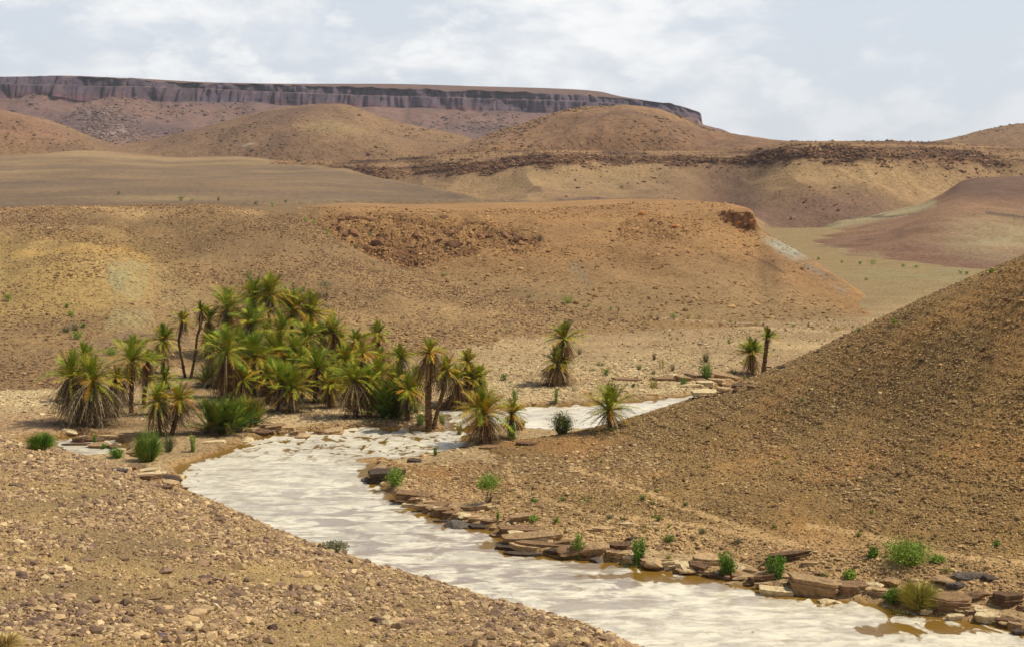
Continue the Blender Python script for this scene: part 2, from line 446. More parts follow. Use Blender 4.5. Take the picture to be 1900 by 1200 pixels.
col = lerp(col, srgb(205, 190, 160), blob(P, V, 460, 0.95, 12, 0.04, 0.5) * 0.5)
col = lerp(col, srgb(172, 145, 95), blob(P, V, 620, 1.15, 60, 0.12) * 0.6)
FARH = (X, Y, Z, P, V, col)
grid_obj('far_hills', X, Y, Z, col * np.array((.78,.75,.72)), M_far)

# --- brown cone hill in the centre right
px = cols(560, 2400)
foot = C('z', (560, 868, 4), (2400, 868, 4))
mid = C('y', (560, 900, 305), (700, 900, 300), (850, 900, 278), (950, 900, 262), (1150, 900, 240), (1300, 900, 264), (1470, 900, 275), (1600, 900, 281), (2400, 900, 278))
sil = C('y', (560, 1050, 306), (700, 1050, 301), (770, 1050, 294), (810, 1050, 284), (880, 1060, 260), (950, 1070, 237), (1030, 1080, 211), (1060, 1080, 204), (1110, 1080, 198.5), (1170, 1080, 196.5), (1210, 1080, 201), (1260, 1080, 217),
        (1310, 1070, 240), (1350, 1070, 249), (1400, 1060, 255), (1470, 1050, 262), (1600, 1050, 266), (1800, 1050, 268), (2400, 1050, 270))
back = C('z', (560, 1500, -18), (2400, 1500, -18))
X, Y, Z, V, P = loft(px, [foot, mid, sil, back], [40, 60, 20])
Z = Z + sstep(0, .4, V) * 1.6 * fbm(X / 40, Y / 40, 41, 5) - sstep(0.2, 1, V) * (1 - sstep(1.7, 2.0, V)) * 8 * np.abs(fbm(X / 60 - Y / 200, Y / 200, 43, 4))
col = lerp(srgb(164, 128, 88), srgb(136, 102, 76), np.clip(0.45 + 1.0 * fbm(X / 80, Y / 90, 45, 4), 0, 1))
band = np.exp(-((V - (1.35 + 0.0016 * (P - 1150))) / 0.06) ** 2) * sstep(1050, 1150, P) * (1 - sstep(1280, 1400, P))
col = lerp(col, srgb(118, 90, 76), band * 0.7)
CONE = (X, Y, Z, P, V, col)
grid_obj('cone_hill', X, Y, Z, col * np.array((.78,.75,.72)), M_far)

# --- ledge hills: scree slope, broken red-brown ledge, stepped crest
px = cols(500, 2400, 1.5)
sfoot0 = C('z', (500, 700, -2), (870, 480, -2), (1000, 460, -2), (1300, 440, -3), (1470, 400, -10), (2400, 400, -12))
sfoot = C('y', (500, 830, 322), (600, 800, 328), (700, 740, 342), (760, 700, 350), (870, 560, 376), (1000, 520, 382), (1300, 500, 385), (1400, 480, 410), (1470, 440, 462), (1600, 440, 462), (2400, 440, 462))
lbase = C('y', (500, 860, 306), (560, 850, 306), (600, 830, 312), (650, 800, 323), (700, 775, 330), (745, 770, 333), (765, 775, 327), (785, 765, 322), (850, 730, 318), (900, 720, 318), (960, 715, 309), (1040, 705, 303), (1100, 715, 298), (1200, 720, 302), (1300, 710, 303),
          (1380, 680, 303), (1430, 645, 298), (1480, 625, 293), (1600, 615, 292), (1700, 620, 296), (1800, 635, 300), (1850, 650, 305), (1900, 645, 306), (2400, 640, 310))
ltop = C('y', (500, 863, 302), (560, 853, 302), (600, 834, 304), (650, 805, 309), (700, 780, 312), (745, 778, 316), (765, 783, 311), (785, 772, 304), (850, 736, 302), (900, 726, 302), (960, 720, 294), (1040, 711, 287), (1100, 719, 289), (1200, 724, 293), (1300, 714, 293),
          (1380, 685, 291), (1430, 650, 280), (1480, 630, 273), (1600, 620, 273), (1700, 625, 277), (1800, 640, 288), (1850, 655, 298), (1900, 650, 296), (2400, 645, 300))
crest = C('y', (500, 930, 300), (600, 900, 300), (700, 880, 298), (780, 860, 290), (850, 850, 286), (1040, 830, 281), (1200, 830, 281), (1300, 820, 281), (1380, 790, 279), (1430, 750, 272), (1480, 720, 266), (1560, 710, 263), (1640, 710, 263), (1700, 720, 265.5), (1800, 740, 270), (1900, 750, 274), (2400, 750, 276))
back = C('z', (500, 1150, 5), (2400, 1150, 5))
X, Y, Z, V, P = loft(px, [sfoot0, sfoot, lbase, ltop, crest, back], [16, 80, 22, 26, 12], lin=(2,))
V = V - 1
wig = 6 * fbm(X / 30, 0 * X, 61, 3)
Y = Y + 9 * sstep(1.0, 2.0, V) * (1 - sstep(2.0, 2.6, V))
lm = np.exp(-((V - 1.5) / 0.75) ** 4)
Y = Y + lm * (wig + 2.2 * fbm(X / 5, V * 4, 63, 3))
Z = Z + lm * 1.1 * fbm(X / 3.5, Y / 3.0, 64, 3) * sstep(0.9, 1.1, V)
Y = np.maximum.accumulate(Y, axis=0)
scr = 1 - sstep(0.85, 1.05, V)
Z = Z + scr * sstep(0, .3, V) * (0.8 * fbm(X / 20, Y / 20, 65, 4) - 8.0 * np.abs(fbm(X / 45 + Y / 300, Y / 220, 67, 4)))
Z = Z - scr * np.exp(-((V - 0.55) / 0.3) ** 2) * (8 * np.exp(-((P - 1345) / 70) ** 2) + 6 * np.exp(-((P - 880) / 60) ** 2) + 4 * np.exp(-((P - 1720) / 70) ** 2))
Z = Z + sstep(2.0, 2.3, V) * (1 - sstep(2.8, 3, V)) * (np.round(Z / 1.6) * 1.6 - Z) * 0.8
sc = lerp(srgb(172, 140, 98), srgb(142, 112, 82), np.clip(0.5 + fbm(X / 45, Y / 60, 69, 4), 0, 1))
sc = lerp(sc, srgb(126, 96, 78), blob(P, V, 1500, 0.35, 170, 0.35) * 0.85)
sc = lerp(sc, srgb(120, 92, 74), blob(P, V, 1350, 0.6, 50, 0.4, 0.6) * 0.7)
sc = lerp(sc, srgb(176, 146, 102), blob(P, V, 1060, 0.85, 200, 0.22) * 0.4)
sc = lerp(sc, srgb(122, 98, 84), blob(P, V, 1130, 0.12, 110, 0.07, 0.3) * 0.8)
sc = lerp(sc, srgb(120, 96, 82), blob(P, V, 1300, 0.15, 60, 0.1, 0.4) * 0.7)
led = lerp(srgb(78, 52, 40), srgb(138, 102, 74), np.clip(0.35 + 1.6 * fbm(X / 8, Z / 1.3, 71, 3), 0, 1))
up = lerp(srgb(160, 126, 90), srgb(98, 72, 56), np.clip(0.25 + 2.2 * fbm(X / 30, Z / 1.4, 73, 4), 0, 1))
strong = np.clip(0.95 + 1.0 * fbm(X / 60, 0 * X, 75, 2), 0.15, 1) * (1 - 0.7 * sstep(1820, 1900, P))
lmask = sstep(0.93, 1.02, V + 0.06 * fbm(X / 8, Y / 8, 79, 2)) * (1 - sstep(1.9, 2.15, V + 0.25 * fbm(X / 12, Y / 12, 76, 2))) * strong
col = lerp(sc, up, sstep(0.98, 1.1, V)); col = lerp(col, led, lmask)
col = lerp(col, srgb(166, 130, 96), sstep(2.75, 3.0, V) * 0.8)
LEDGE = (X, Y, Z, P, V, col, lmask)
grid_obj('ledge_hills', X, Y, Z, col * np.array((.86,.85,.79)), M_mid)

# --- left plain
px = cols(-500, 1100)
foot = C('z', (-500, 330, 1), (500, 405, 1), (1100, 415, 1))
m1 = C('y', (-500, 430, 372), (900, 430, 374), (1100, 430, 380))
m2 = C('y', (-500, 640, 335), (300, 640, 335), (560, 640, 334), (700, 560, 352), (800, 480, 366), (900, 450, 374), (1100, 440, 380))
sil = C('y', (-500, 1100, 284), (-100, 1100, 291), (60, 1100, 286), (160, 1100, 280), (260, 1100, 286), (340, 1090, 292), (430, 1070, 290), (520, 1000, 299), (570, 930, 304), (620, 830, 312), (700, 700, 329), (800, 560, 351), (860, 480, 364), (900, 460, 373), (1000, 450, 379), (1100, 445, 381))
back = C('z', (-500, 1400, 0), (500, 1300, 0), (700, 760, 0), (900, 490, 0), (1100, 480, 0))
X, Y, Z, V, P = loft(px, [foot, m1, m2, sil, back], [20, 50, 70, 20])
Z = Z + sstep(0.3, 1, V) * (1 - sstep(2.8, 3, V)) * (0.9 * fbm(X / 60, Y / 40, 81, 4) + 0.25 * np.sin(Y / 28 + X / 60 + 3 * fbm(X / 90, Y / 90, 83, 3)) + 1.6 * fbm(X / 110, Y / 90, 84, 3))
t = 0.5 + 0.9 * fbm(X / 120, Y / 30, 85, 4)
col = lerp(srgb(152, 122, 88), srgb(128, 104, 82), np.clip(t, 0, 1))
stripe = np.clip(fbm(X / 120 + Y / 140, Y / 45, 87, 4) * 3 - 0.6, 0, 1)
col = lerp(col, srgb(168, 142, 94), stripe * 0.45)
col = lerp(col, srgb(118, 96, 76), np.clip(fbm(X / 60, Y / 50, 89, 4) * 2.5, 0, 1) * 0.5)
col = lerp(col, srgb(186, 152, 108), blob(P, V, 250, 2.75, 320, 0.16) * 0.7)
col = lerp(col, srgb(150, 117, 82), sstep(2.55, 2.9, V) * np.clip(0.7 + fbm(X / 50, Y / 50, 88, 3), 0, 1))
Z = Z + 1.6 * sstep(1.8, 2.6, V) * (1 - sstep(2.9, 3, V)) * fbm(X / 45, Y / 70, 86, 4)
grid_obj('plain', X, Y, Z, col * np.array((.82,.82,.79)), M_plain)

# --- low purple-brown hills with pale green marl, right
px = cols(1380, 2400)
foot = C('z', (1380, 330, -3), (1450, 330, -1.5), (1560, 292, -.3), (1700, 280, -.3), (1900, 262, -.3), (2400, 250, -.3))
mid = C('y', (1380, 400, 470), (1450, 380, 462), (1480, 370, 455), (1560, 370, 441), (1650, 370, 425), (1720, 370, 402), (1800, 370, 385), (1900, 370, 380), (2400, 370, 370))
sil = C('y', (1380, 460, 475), (1440, 450, 464), (1480, 470, 440), (1520, 480, 425), (1560, 490, 408), (1640, 500, 392), (1700, 500, 377), (1750, 495, 357), (1785, 490, 337), (1810, 490, 331), (1900, 490, 325), (2100, 490, 318), (2400, 490, 320))
back = C('z', (1380, 600, -14), (2400, 640, -14))
X, Y, Z, V, P = loft(px, [foot, mid, sil, back], [70, 60, 20])
Z = Z + sstep(0, .2, V) * (0.35 * fbm(X / 9, Y / 9, 91, 4) - 3.2 * np.abs(fbm(X / 24 + Y / 70, Y / 60, 93, 4)))
Q = to_px(X, Y, Z)[1]
base_c = lerp(srgb(158, 122, 92), srgb(138, 104, 82), np.clip(0.5 + fbm(X / 30, Y / 40, 95, 4), 0, 1))
marl = srgb(172, 156, 116)
g = 0 * X
g = np.maximum(g, (1 - sstep(3, 12, line_dist(P, Q, [(1520, 424), (1600, 408), (1680, 393), (1730, 378)]))) * 0.8)
g = np.maximum(g, blob(P, Q, 1540, 468, 35, 11) * 0.6)
g = np.maximum(g, blob(P, Q, 1610, 478, 30, 9) * 0.5)
g = np.maximum(g, blob(P, Q, 1850, 440, 90, 35, 0.8) * (0.35 + 0.6 * np.clip(fbm(X / 9, Y / 14, 97, 4) + 0.2, 0, 1)))
col = lerp(base_c, marl, np.clip(g, 0, 1))
col = lerp(col, srgb(108, 84, 72), blob(P, Q, 1860, 348, 110, 22, 0.5) * 0.7)
dl = (1 - sstep(1, 3.0, line_dist(P, Q + 3 * fbm(X / 5, Y / 50, 98, 2), [(1550, 413), (1600, 402), (1650, 401), (1700, 397)]))) * (fbm(X / 4, Y / 30, 99, 2) > -0.2)
dl2 = (1 - sstep(1, 3.5, line_dist(P, Q + 3 * fbm(X / 5, Y / 50, 101, 2), [(1830, 395), (1870, 402), (1900, 405)]))) * (fbm(X / 4, Y / 30, 102, 2) > -0.3)
col = lerp(col, srgb(100, 80, 68), np.maximum(dl, dl2) * 0.8)
grid_obj('low_hills', X, Y, Z, col * np.array((.88,.88,.80)), M_orange)

# --- orange hill with a flat top, middle
px = cols(440, 1760, 1.5)
foot = C('z', (440, 235, .2), (500, 230, .2), (900, 212, .2), (1000, 200, .3), (1200, 182, .3), (1400, 176, .3), (1600, 176, .2), (1700, 180, .1), (1760, 184, 0))
slope = C('y', (440, 262, 440), (600, 262, 436), (700, 255, 455), (850, 250, 458), (1000, 248, 455), (1200, 250, 450), (1340, 262, 440), (1400, 265, 452), (1450, 240, 480), (1500, 225, 510), (1560, 205, 548), (1620, 190, 578), (1700, 183, 602), (1760, 186, 606))
brow = C('y', (440, 300, 400), (600, 300, 400), (700, 295, 408), (850, 290, 412), (1000, 290, 412), (1200, 290, 404), (1300, 292, 398), (1340, 290, 402), (1370, 284, 412), (1400, 278, 424), (1420, 272, 440), (1450, 262, 459), (1500, 244, 487), (1560, 222, 524), (1600, 209, 547), (1660, 193, 583), (1700, 185, 600), (1760, 188, 605))
rim = C('y', (440, 312, 392), (600, 312, 388), (850, 305, 396), (1000, 304, 398), (1200, 304, 392), (1300, 300, 390), (1340, 294, 390), (1370, 287, 391), (1392, 282, 393), (1398, 281, 396), (1404, 280, 412), (1414, 278, 427), (1450, 268, 450), (1500, 250, 480), (1560, 227, 518), (1600, 213, 543), (1660, 196, 580), (1700, 187, 599), (1760, 190, 604))
top = C('y', (440, 400, 384), (560, 400, 381), (640, 400, 377), (760, 400, 379), (900, 395, 376), (1000, 390, 375), (1100, 380, 371), (1190, 370, 369), (1260, 350, 371), (1310, 340, 374), (1350, 330, 378), (1380, 310, 384), (1395, 300, 391), (1404, 296, 411), (1414, 294, 427), (1450, 284, 450), (1500, 266, 480), (1560, 240, 518), (1600, 222, 543), (1660, 204, 580), (1700, 192, 599), (1760, 195, 604))
back = C('z', (440, 480, -2), (1300, 430, -2), (1400, 330, -2), (1500, 300, -2), (1600, 255, -2), (1760, 225, -2))
X, Y, Z, V, P = loft(px, [foot, slope, brow, rim, top, back], [90, 60, 24, 24, 14])
Q = to_px(X, Y, Z)[1]
face = sstep(0.05, .4, V) * (1 - sstep(3.0, 3.9, V))
Z = Z + face * (0.25 * fbm(X / 5, Y / 5, 111, 5) - 1.5 * np.abs(fbm(X / 15 + Y / 60, Y / 50, 113, 4)))
er = patch(P, Q, [(572, 396), (700, 393), (830, 400), (960, 424), (1008, 446), (990, 460), (900, 456), (850, 472), (760, 494), (715, 490), (650, 458), (600, 432)], 9, 10, 1, 22)
cr = patch(P, Q, [(1328, 384), (1396, 386), (1408, 424), (1376, 426), (1340, 406)], 5, 5, 2)
sp = 0.45 * patch(P, Q, [(1170, 392), (1280, 400), (1300, 425), (1230, 440), (1140, 445), (1150, 410)], 10, 14, 3)
rugged = np.maximum(np.maximum(er, 0.6 * cr), sp) * sstep(0.3, 0.8, V) * (1 - sstep(2.75, 3.0, V))
blk = fbm(X / 4.6, Y / 5.5, 115, 5)
Z = Z + rugged * (1.7 * np.round(blk * 3.5) / 3.5 + 0.5 * fbm(X / 0.9, Y / 1.1, 117, 3) - 0.7 * (1 - cr))
n1 = np.clip(0.5 + fbm(X / 22, Y / 30, 121, 4), 0, 1)
col = lerp(srgb(182, 138, 88), srgb(156, 118, 78), n1)
col = lerp(col, srgb(160, 132, 92), (1 - sstep(0.2, 0.9, V)) * 0.7)
col = lerp(col, srgb(190, 144, 94), sstep(2.6, 3.4, V) * 0.6)
col = lerp(col, srgb(186, 174, 148), blob(P, Q, 1455, 462, 70, 18, 0.6) * (P > 1395) * sstep(1.3, 1.9, V))
gry = np.clip(0.6 + 1.2 * fbm(X / 3, Y / 9, 126, 3), 0, 1) * (1 - sstep(4, 26, line_dist(P, Q, [(1400, 440), (1470, 482), (1560, 540)]))) * sstep(1.2, 1.8, V) * sstep(1390, 1430, P)
col = lerp(col, srgb(152, 142, 122), gry * 0.6)
gsp = patch(P, Q, [(1050, 474), (1072, 482), (1100, 520), (1085, 526), (1056, 492)], 5, 9, 5)
col = lerp(col, srgb(146, 130, 106), gsp * 0.4)
drk = np.clip(rugged * (0.35 - 2.4 * blk), 0, 1)
col = lerp(col, srgb(124, 88, 60), drk * 0.85 * (1 - 0.6 * cr))
col = lerp(col, srgb(176, 120, 72), cr * 0.5)
col = lerp(col, srgb(140, 114, 82), (1 - sstep(520, 680, P)) * 0.8)
crk = (1 - sstep(1, 3.5, line_dist(P, Q, [(1385, 468), (1420, 487), (1455, 505)])))
col = lerp(col, srgb(130, 98, 66), crk * 0.8)
ORANGE = (X, Y, Z, P, Q, col, rugged)
orange = grid_obj('orange_hill', X, Y, Z, col * np.array((.76,.77,.70)), M_orange)

# --- gravel hill, left middle, running down to the right
px = cols(-500, 1760)
foot = C('z', (-500, 118, .1), (0, 122, .1), (200, 128, .1), (300, 133, .1), (600, 140, .1), (900, 138, .1), (1100, 147, .1), (1300, 158, .1), (1500, 166, 0), (1760, 172, -.1))
low = C('y', (-500, 145, 600), (0, 143, 615), (160, 146, 624), (300, 150, 625), (450, 160, 600), (600, 160, 600), (800, 158, 620), (900, 156, 632), (1000, 156, 638), (1100, 157, 638), (1200, 160, 632), (1300, 163, 626), (1400, 167, 620), (1500, 169, 617), (1760, 174, 612))
mid = C('y', (-500, 180, 465), (0, 180, 470), (60, 180, 455), (120, 180, 450), (200, 180, 463), (260, 181, 490), (320, 182, 505), (420, 182, 500), (600, 180, 510), (700, 176, 540), (800, 172, 570), (900, 168, 597), (1000, 165, 612), (1100, 164, 617), (1200, 165, 618), (1300, 167, 616), (1400, 169, 614), (1500, 171, 612), (1760, 176, 608))
nose = C('y', (-500, 196, 425), (0, 196, 424), (60, 195, 424), (120, 194, 427), (200, 194, 444), (240, 196, 462), (300, 200, 455), (420, 204, 440), (560, 200, 455), (700, 190, 512), (800, 182, 548), (900, 176, 572), (1000, 172, 590), (1100, 169, 600), (1200, 168, 608), (1400, 171, 610), (1500, 173, 609), (1760, 178, 606))
sil = C('y', (-500, 235, 392), (-100, 235, 389), (0, 235, 387), (100, 232, 384), (200, 232, 383), (300, 232, 381), (380, 230, 381), (470, 226, 389), (560, 220, 409), (600, 216, 428), (640, 212, 452), (700, 205, 483), (760, 200, 505), (820, 195, 525), (900, 188, 545), (1000, 182, 563), (1100, 176, 578), (1200, 172, 590), (1300, 172, 598), (1400, 173, 604), (1500, 175, 607), (1760, 180, 605))
back = C('z', (-500, 330, 2), (400, 330, 2), (600, 250, 0), (900, 215, -1), (1200, 185, -1), (1500, 180, -1), (1760, 184, -1))
X, Y, Z, V, P = loft(px, [foot, low, mid, nose, sil, back], [50, 70, 30, 50, 14])
Q = to_px(X, Y, Z)[1]
m = sstep(0.1, .6, V) * (1 - sstep(3.7, 4.0, V))
Z = Z + m * (0.22 * fbm(X / 3, Y / 3, 131, 4) + 0.5 * fbm(X / 14, Y / 14, 133, 3) - 1.0 * np.abs(fbm(X / 12, Y / 40, 135, 4)))
col = lerp(srgb(172, 138, 98), srgb(144, 114, 82), np.clip(0.5 + fbm(X / 25, Y / 25, 137, 4), 0, 1))
tan = blob(P, Q, 80, 500, 220, 70, 0.5) + blob(P, Q, 60, 560, 150, 60, 0.6) * .6
col = lerp(col, srgb(182, 150, 96), np.clip(tan, 0, 1) * 0.75)
cap = (1 - sstep(5, 17, line_dist(P, Q, [(0, 398), (60, 388), (150, 388), (260, 396), (330, 392), (420, 384), (480, 392)])))
col = lerp(col, srgb(205, 166, 120), cap * 0.7 * np.clip(0.7 + fbm(X / 6, Y / 6, 139, 3), 0, 1))
pur = blob(P, Q, 70, 405, 140, 14, 0.5) + blob(P, Q, 60, 600, 120, 22, 0.6) * 0.8 + blob(P, Q, 480, 420, 180, 45, 0.7) * 0.5
col = lerp(col, srgb(132, 104, 80), np.clip(pur, 0, 1) * 0.5)
gp = patch(P, Q, [(192, 484), (282, 482), (274, 525), (258, 556), (292, 600), (262, 622), (190, 618), (214, 566), (206, 530)], 3.5, 9, 6)
gp = np.maximum(gp, 0.5 * patch(P, Q, [(280, 480), (330, 500), (390, 560), (380, 600), (330, 600), (300, 560)], 14, 16, 7))
gp = gp * np.clip(0.75 + 0.8 * fbm(X / 2.2, Y / 5, 136, 3), 0, 1)
col = lerp(col, srgb(166, 146, 106), gp * 0.8)
gp2 = patch(P, Q, [(196, 492), (240, 500), (226, 528), (208, 530)], 4, 8, 8) * 0.4
col = lerp(col, srgb(154, 148, 114), gp2)
yel = (1 - sstep(4, 14, line_dist(P, Q, [(30, 470), (110, 462), (170, 458), (240, 462), (270, 478)])))
col = lerp(col, srgb(198, 158, 96), yel * 0.7)
cl2 = (1 - sstep(4, 14, line_dist(P, Q, [(170, 650), (240, 622), (320, 620), (350, 640)])))
col = lerp(col, srgb(138, 112, 88), cl2 * 0.7)
grave = grid_obj('gravel_hill', X, Y, Z, col * np.array((.80,.81,.72)), M_gravel)
GRAVEL = (X, Y, Z, P, Q, col)

# --- the river's outline on the ground plane
def plan(pts): return [plane_pt(a, b) for a, b in pts]
river_main = plan([(327, 912), (318, 900), (330, 884), (332, 866), (372, 850), (400, 842), (445, 826), (480, 812), (545, 801), (600, 797), (650, 792), (690, 790), (745, 793), (800, 801), (838, 797), (822, 786), (826, 770), (812, 762), (850, 756), (905, 759),
    (960, 755), (1010, 753), (1060, 751), (1110, 750), (1165, 746), (1215, 741), (1262, 735), (1300, 728), (1335, 718), (1370, 709), (1410, 700), (1450, 690), (1500, 684), (1520, 720), (1420, 750), (1300, 775), (1180, 798), (1110, 800), (1062, 797),
    (1010, 800), (960, 796), (925, 788), (890, 786), (866, 794), (862, 806), (878, 822), (860, 833), (820, 838), (770, 848), (715, 856), (685, 868), (672, 882), (700, 898), (718, 912), (735, 928), (760, 944), (800, 960), (850, 972), (905, 984), (930, 1000),
    (925, 1014), (960, 1024), (1030, 1036), (1100, 1043), (1180, 1052), (1240, 1063), (1300, 1070), (1350, 1076), (1400, 1095), (1440, 1106), (1500, 1112), (1560, 1116), (1640, 1124), (1700, 1141), (1780, 1153), (1860, 1168), (1960, 1185), (2200, 1230),
    (2200, 1600), (900, 1600), (500, 1150), (420, 1020)])
pool_l = plan([(96, 826), (112, 812), (150, 806), (196, 812), (232, 822), (226, 838), (190, 846), (150, 850), (112, 846)])
pool_2 = plan([(60, 830), (40, 820), (70, 812), (104, 818), (104, 834)])

def river_sd(x, y):
    w = 0.35 * fbm(x / 2.2, y / 3.0, 201, 3)
    d = poly_dist(x, y, river_main)
    d = np.minimum(d, poly_dist(x, y, pool_l)); d = np.minimum(d, poly_dist(x, y, pool_2))
    return d + w

# --- valley floor
px = cols(-500, 2400, 2.5)
Dv = np.concatenate([np.linspace(40, 70, 60), np.linspace(70.2, 135, 420), np.geomspace(135.4, 460, 200)])
Pg, Yg = np.meshgrid(px, Dv)
Xg = col_pt(Pg, 0 * Pg + 0.3, Yg)[0]
sdist = river_sd(Xg, Yg)
Zg = 0.30 + 0.12 * fbm(Xg / 6, Yg / 6, 211, 4) + 0.05 * fbm(Xg / 1.2, Yg / 1.2, 213, 3) + 0.004 * np.maximum(Yg - 120, 0)
Zg = Zg * (1 - sstep(150, 230, Yg)) + sstep(150, 230, Yg) * (0.25 + 0.10 * fbm(Xg / 9, Yg / 9, 215, 3))
step_ = -0.35 + (Zg + 0.35) * sstep(-0.35, 0.75, sdist)
Zg = np.where(sdist < 3, step_, Zg)
Q = to_px(Xg, Yg, Zg)[1]
n1 = np.clip(0.5 + fbm(Xg / 9, Yg / 9, 217, 4), 0, 1)
col = lerp(srgb(196, 166, 124), srgb(172, 142, 106), n1)
pale = np.clip(blob(Pg, Q, 60, 740, 160, 26, 0.6) + blob(Pg, Q, 640, 775, 180, 24, 0.6) * .8 + blob(Pg, Q, 1080, 705, 260, 34, 0.7) * .9 + blob(Pg, Q, 1300, 722, 80, 12, .6), 0, 1)
col = lerp(col, srgb(216, 192, 148), pale * np.clip(0.55 + fbm(Xg / 2.5, Yg / 3, 219, 4), 0, 1))
col = lerp(col, srgb(186, 146, 112), blob(Pg, Q, 60, 790, 120, 22, 0.6) * 0.6)
col = lerp(col, srgb(170, 138, 104), blob(Pg, Q, 1300, 610, 500, 24, 0.6) * 0.6)
pth = (1 - sstep(1, 4, line_dist(Pg, Q, [(900, 560), (1050, 572), (1200, 588), (1350, 604), (1500, 614), (1640, 616)])))
col = lerp(col, srgb(206, 174, 130), pth * 0.8)
pth = (1 - sstep(1, 3, line_dist(Pg, Q, [(900, 690), (1000, 688), (1100, 680), (1180, 660), (1300, 640), (1500, 632)])))
col = lerp(col, srgb(206, 178, 134), pth * 0.5)
rightv = blob(Pg, Q, 1720, 515, 260, 40, 0.6)
col = lerp(col, srgb(160, 136, 98), np.clip(rightv + blob(Pg, Q, 1540, 520, 130, 70, 0.5) + sstep(230, 300, Yg), 0, 1) * 0.95)
col = lerp(col, srgb(156, 146, 108), np.clip(blob(Pg, Q, 1720, 510, 150, 11, 0.8), 0, 1) * np.clip(0.5 + fbm(Xg / 7, Yg / 9, 229, 3), 0, 1) * 0.8)
contact_shade = np.clip(blob(Pg, Q, 490, 720, 170, 46, 0.5) + blob(Pg, Q, 170, 785, 95, 14, 0.5) + blob(Pg, Q, 700, 764, 150, 22, 0.5) + blob(Pg, Q, 305, 800, 45, 10, .5) + blob(Pg, Q, 1030, 714, 42, 7, .5) + blob(Pg, Q, 880, 745, 60, 12, .5) + blob(Pg, Q, 905, 818, 60, 10, .5) + blob(Pg, Q, 420, 800, 70, 12, .5) + blob(Pg, Q, 1400, 694, 30, 6, .5), 0, 1)  # contact shade around the palm feet, painted into the ground colour
col = lerp(col, srgb(112, 86, 58), contact_shade * np.clip(0.55 + 0.9 * fbm(Xg / 1.6, Yg / 1.6, 227, 3), 0, 1) * 0.8)
wet = (1 - sstep(0.1, 1.1, sdist))
col = lerp(col, srgb(150, 112, 70), wet * 0.75)
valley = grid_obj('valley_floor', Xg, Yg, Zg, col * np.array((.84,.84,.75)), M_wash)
VALLEY = (Xg, Yg, Zg, Pg, Q, col, sdist)

# --- the river: shallow silty water over pale crusted rock
wx = cols(-60, 2260, 4.0); wy = np.concatenate([np.linspace(38, 70, 90), np.linspace(70.3, 150, 260)])
Pw, Yw = np.meshgrid(wx, wy)
Xw = col_pt(Pw, 0 * Pw, Yw)[0]
sdw = river_sd(Xw, Yw)
Qw = to_px(Xw, Yw, 0 * Xw)[1]
shore = np.exp(np.minimum(sdw, 0) / 0.9)
upper = blob(Pw, Qw, 650, 818, 260, 34, 0.5)
mauve = np.clip(blob(Pw, Qw, 1000, 1010, 520, 120, 0.8) + 0.2, 0, 1)
oc = np.clip(0.72 * blob(Pw, Qw, 1720, 1165, 130, 24, 0.6) + blob(Pw, Qw, 1300, 1070, 180, 12, 0.6), 0, 1)
wc = np.stack([np.maximum(shore, oc), upper, mauve], -1)
m, t, b = nodes_of('river_water')
L = t.links.new; n = t.nodes.new
tcn = n('ShaderNodeTexCoord'); at = n('ShaderNodeVertexColor'); at.layer_name = 'Col'
sep = n('ShaderNodeSeparateColor'); L(at.outputs['Color'], sep.inputs[0])
def wn(scale, det, rg, sc=(1, 1, 1), dist=0.0, loc=(0, 0, 0)):
    mp = n('ShaderNodeMapping'); mp.inputs['Scale'].default_value = sc; mp.inputs['Location'].default_value = loc
    L(tcn.outputs['Object'], mp.inputs['Vector'])
    x = n('ShaderNodeTexNoise'); x.inputs['Scale'].default_value = scale; x.inputs['Detail'].default_value = det
    x.inputs['Roughness'].default_value = rg; x.inputs['Distortion'].default_value = dist
    L(mp.outputs['Vector'], x.inputs['Vector']); return x.outputs['Fac']
def mr(src, a, bb, lo=0.0, hi=1.0):
    r = n('ShaderNodeMapRange'); r.interpolation_type = 'SMOOTHSTEP'; r.inputs['From Min'].default_value = a; r.inputs['From Max'].default_value = bb
    r.inputs['To Min'].default_value = lo; r.inputs['To Max'].default_value = hi; L(src, r.inputs['Value']); return r.outputs['Result']
def mth(op, a, bb):
    x = n('ShaderNodeMath'); x.operation = op
    for i, v in enumerate((a, bb)):
        if isinstance(v, (int, float)): x.inputs[i].default_value = v
        else: L(v, x.inputs[i])
    return x.outputs[0]
def mixc(f, a, bb):
    x = n('ShaderNodeMix'); x.data_type = 'RGBA'
    if isinstance(f, float): x.inputs[0].default_value = f
    else: L(f, x.inputs[0])
    for s, v in ((6, a), (7, bb)):
        if isinstance(v, tuple): x.inputs[s].default_value = v
        else: L(v, x.inputs[s])
    return x.outputs[2]
cream = tuple(srgb(224, 212, 184)) + (1,); cream2 = tuple(srgb(176, 165, 144)) + (1,)
mauvec = tuple(srgb(146, 128, 110)) + (1,); ochre = tuple(srgb(122, 90, 34)) + (1,)
na = wn(1.7, 7, 0.68, (0.5, 1.0, 1), 0.7)
pud = wn(0.7, 6, 0.6, (0.5, 1.0, 1), 0.8, (7, 3, 0))
ocn = wn(0.95, 3, 0.5, (1.0, 0.6, 1), 0.6, (11, 5, 0))
nbig = wn(0.16, 3, 0.5, (0.7, 1.0, 1), 0.6, (5, 2, 0))
c_ = mixc(mr(mth('ADD', na, mth('MULTIPLY', nbig, 0.5)), 0.62, 0.90), cream, cream2)
pf = mth('MULTIPLY', mr(pud, 0.46, 0.59), sep.outputs[2])
c_ = mixc(pf, c_, mauvec)
stn = wn(2.6, 5, 0.7, (0.4, 1.0, 1), 0.5, (2, 8, 0))
c_ = mixc(mth('MULTIPLY', mr(stn, 0.52, 0.70), 0.55), c_, tuple(srgb(160, 128, 82)) + (1,))
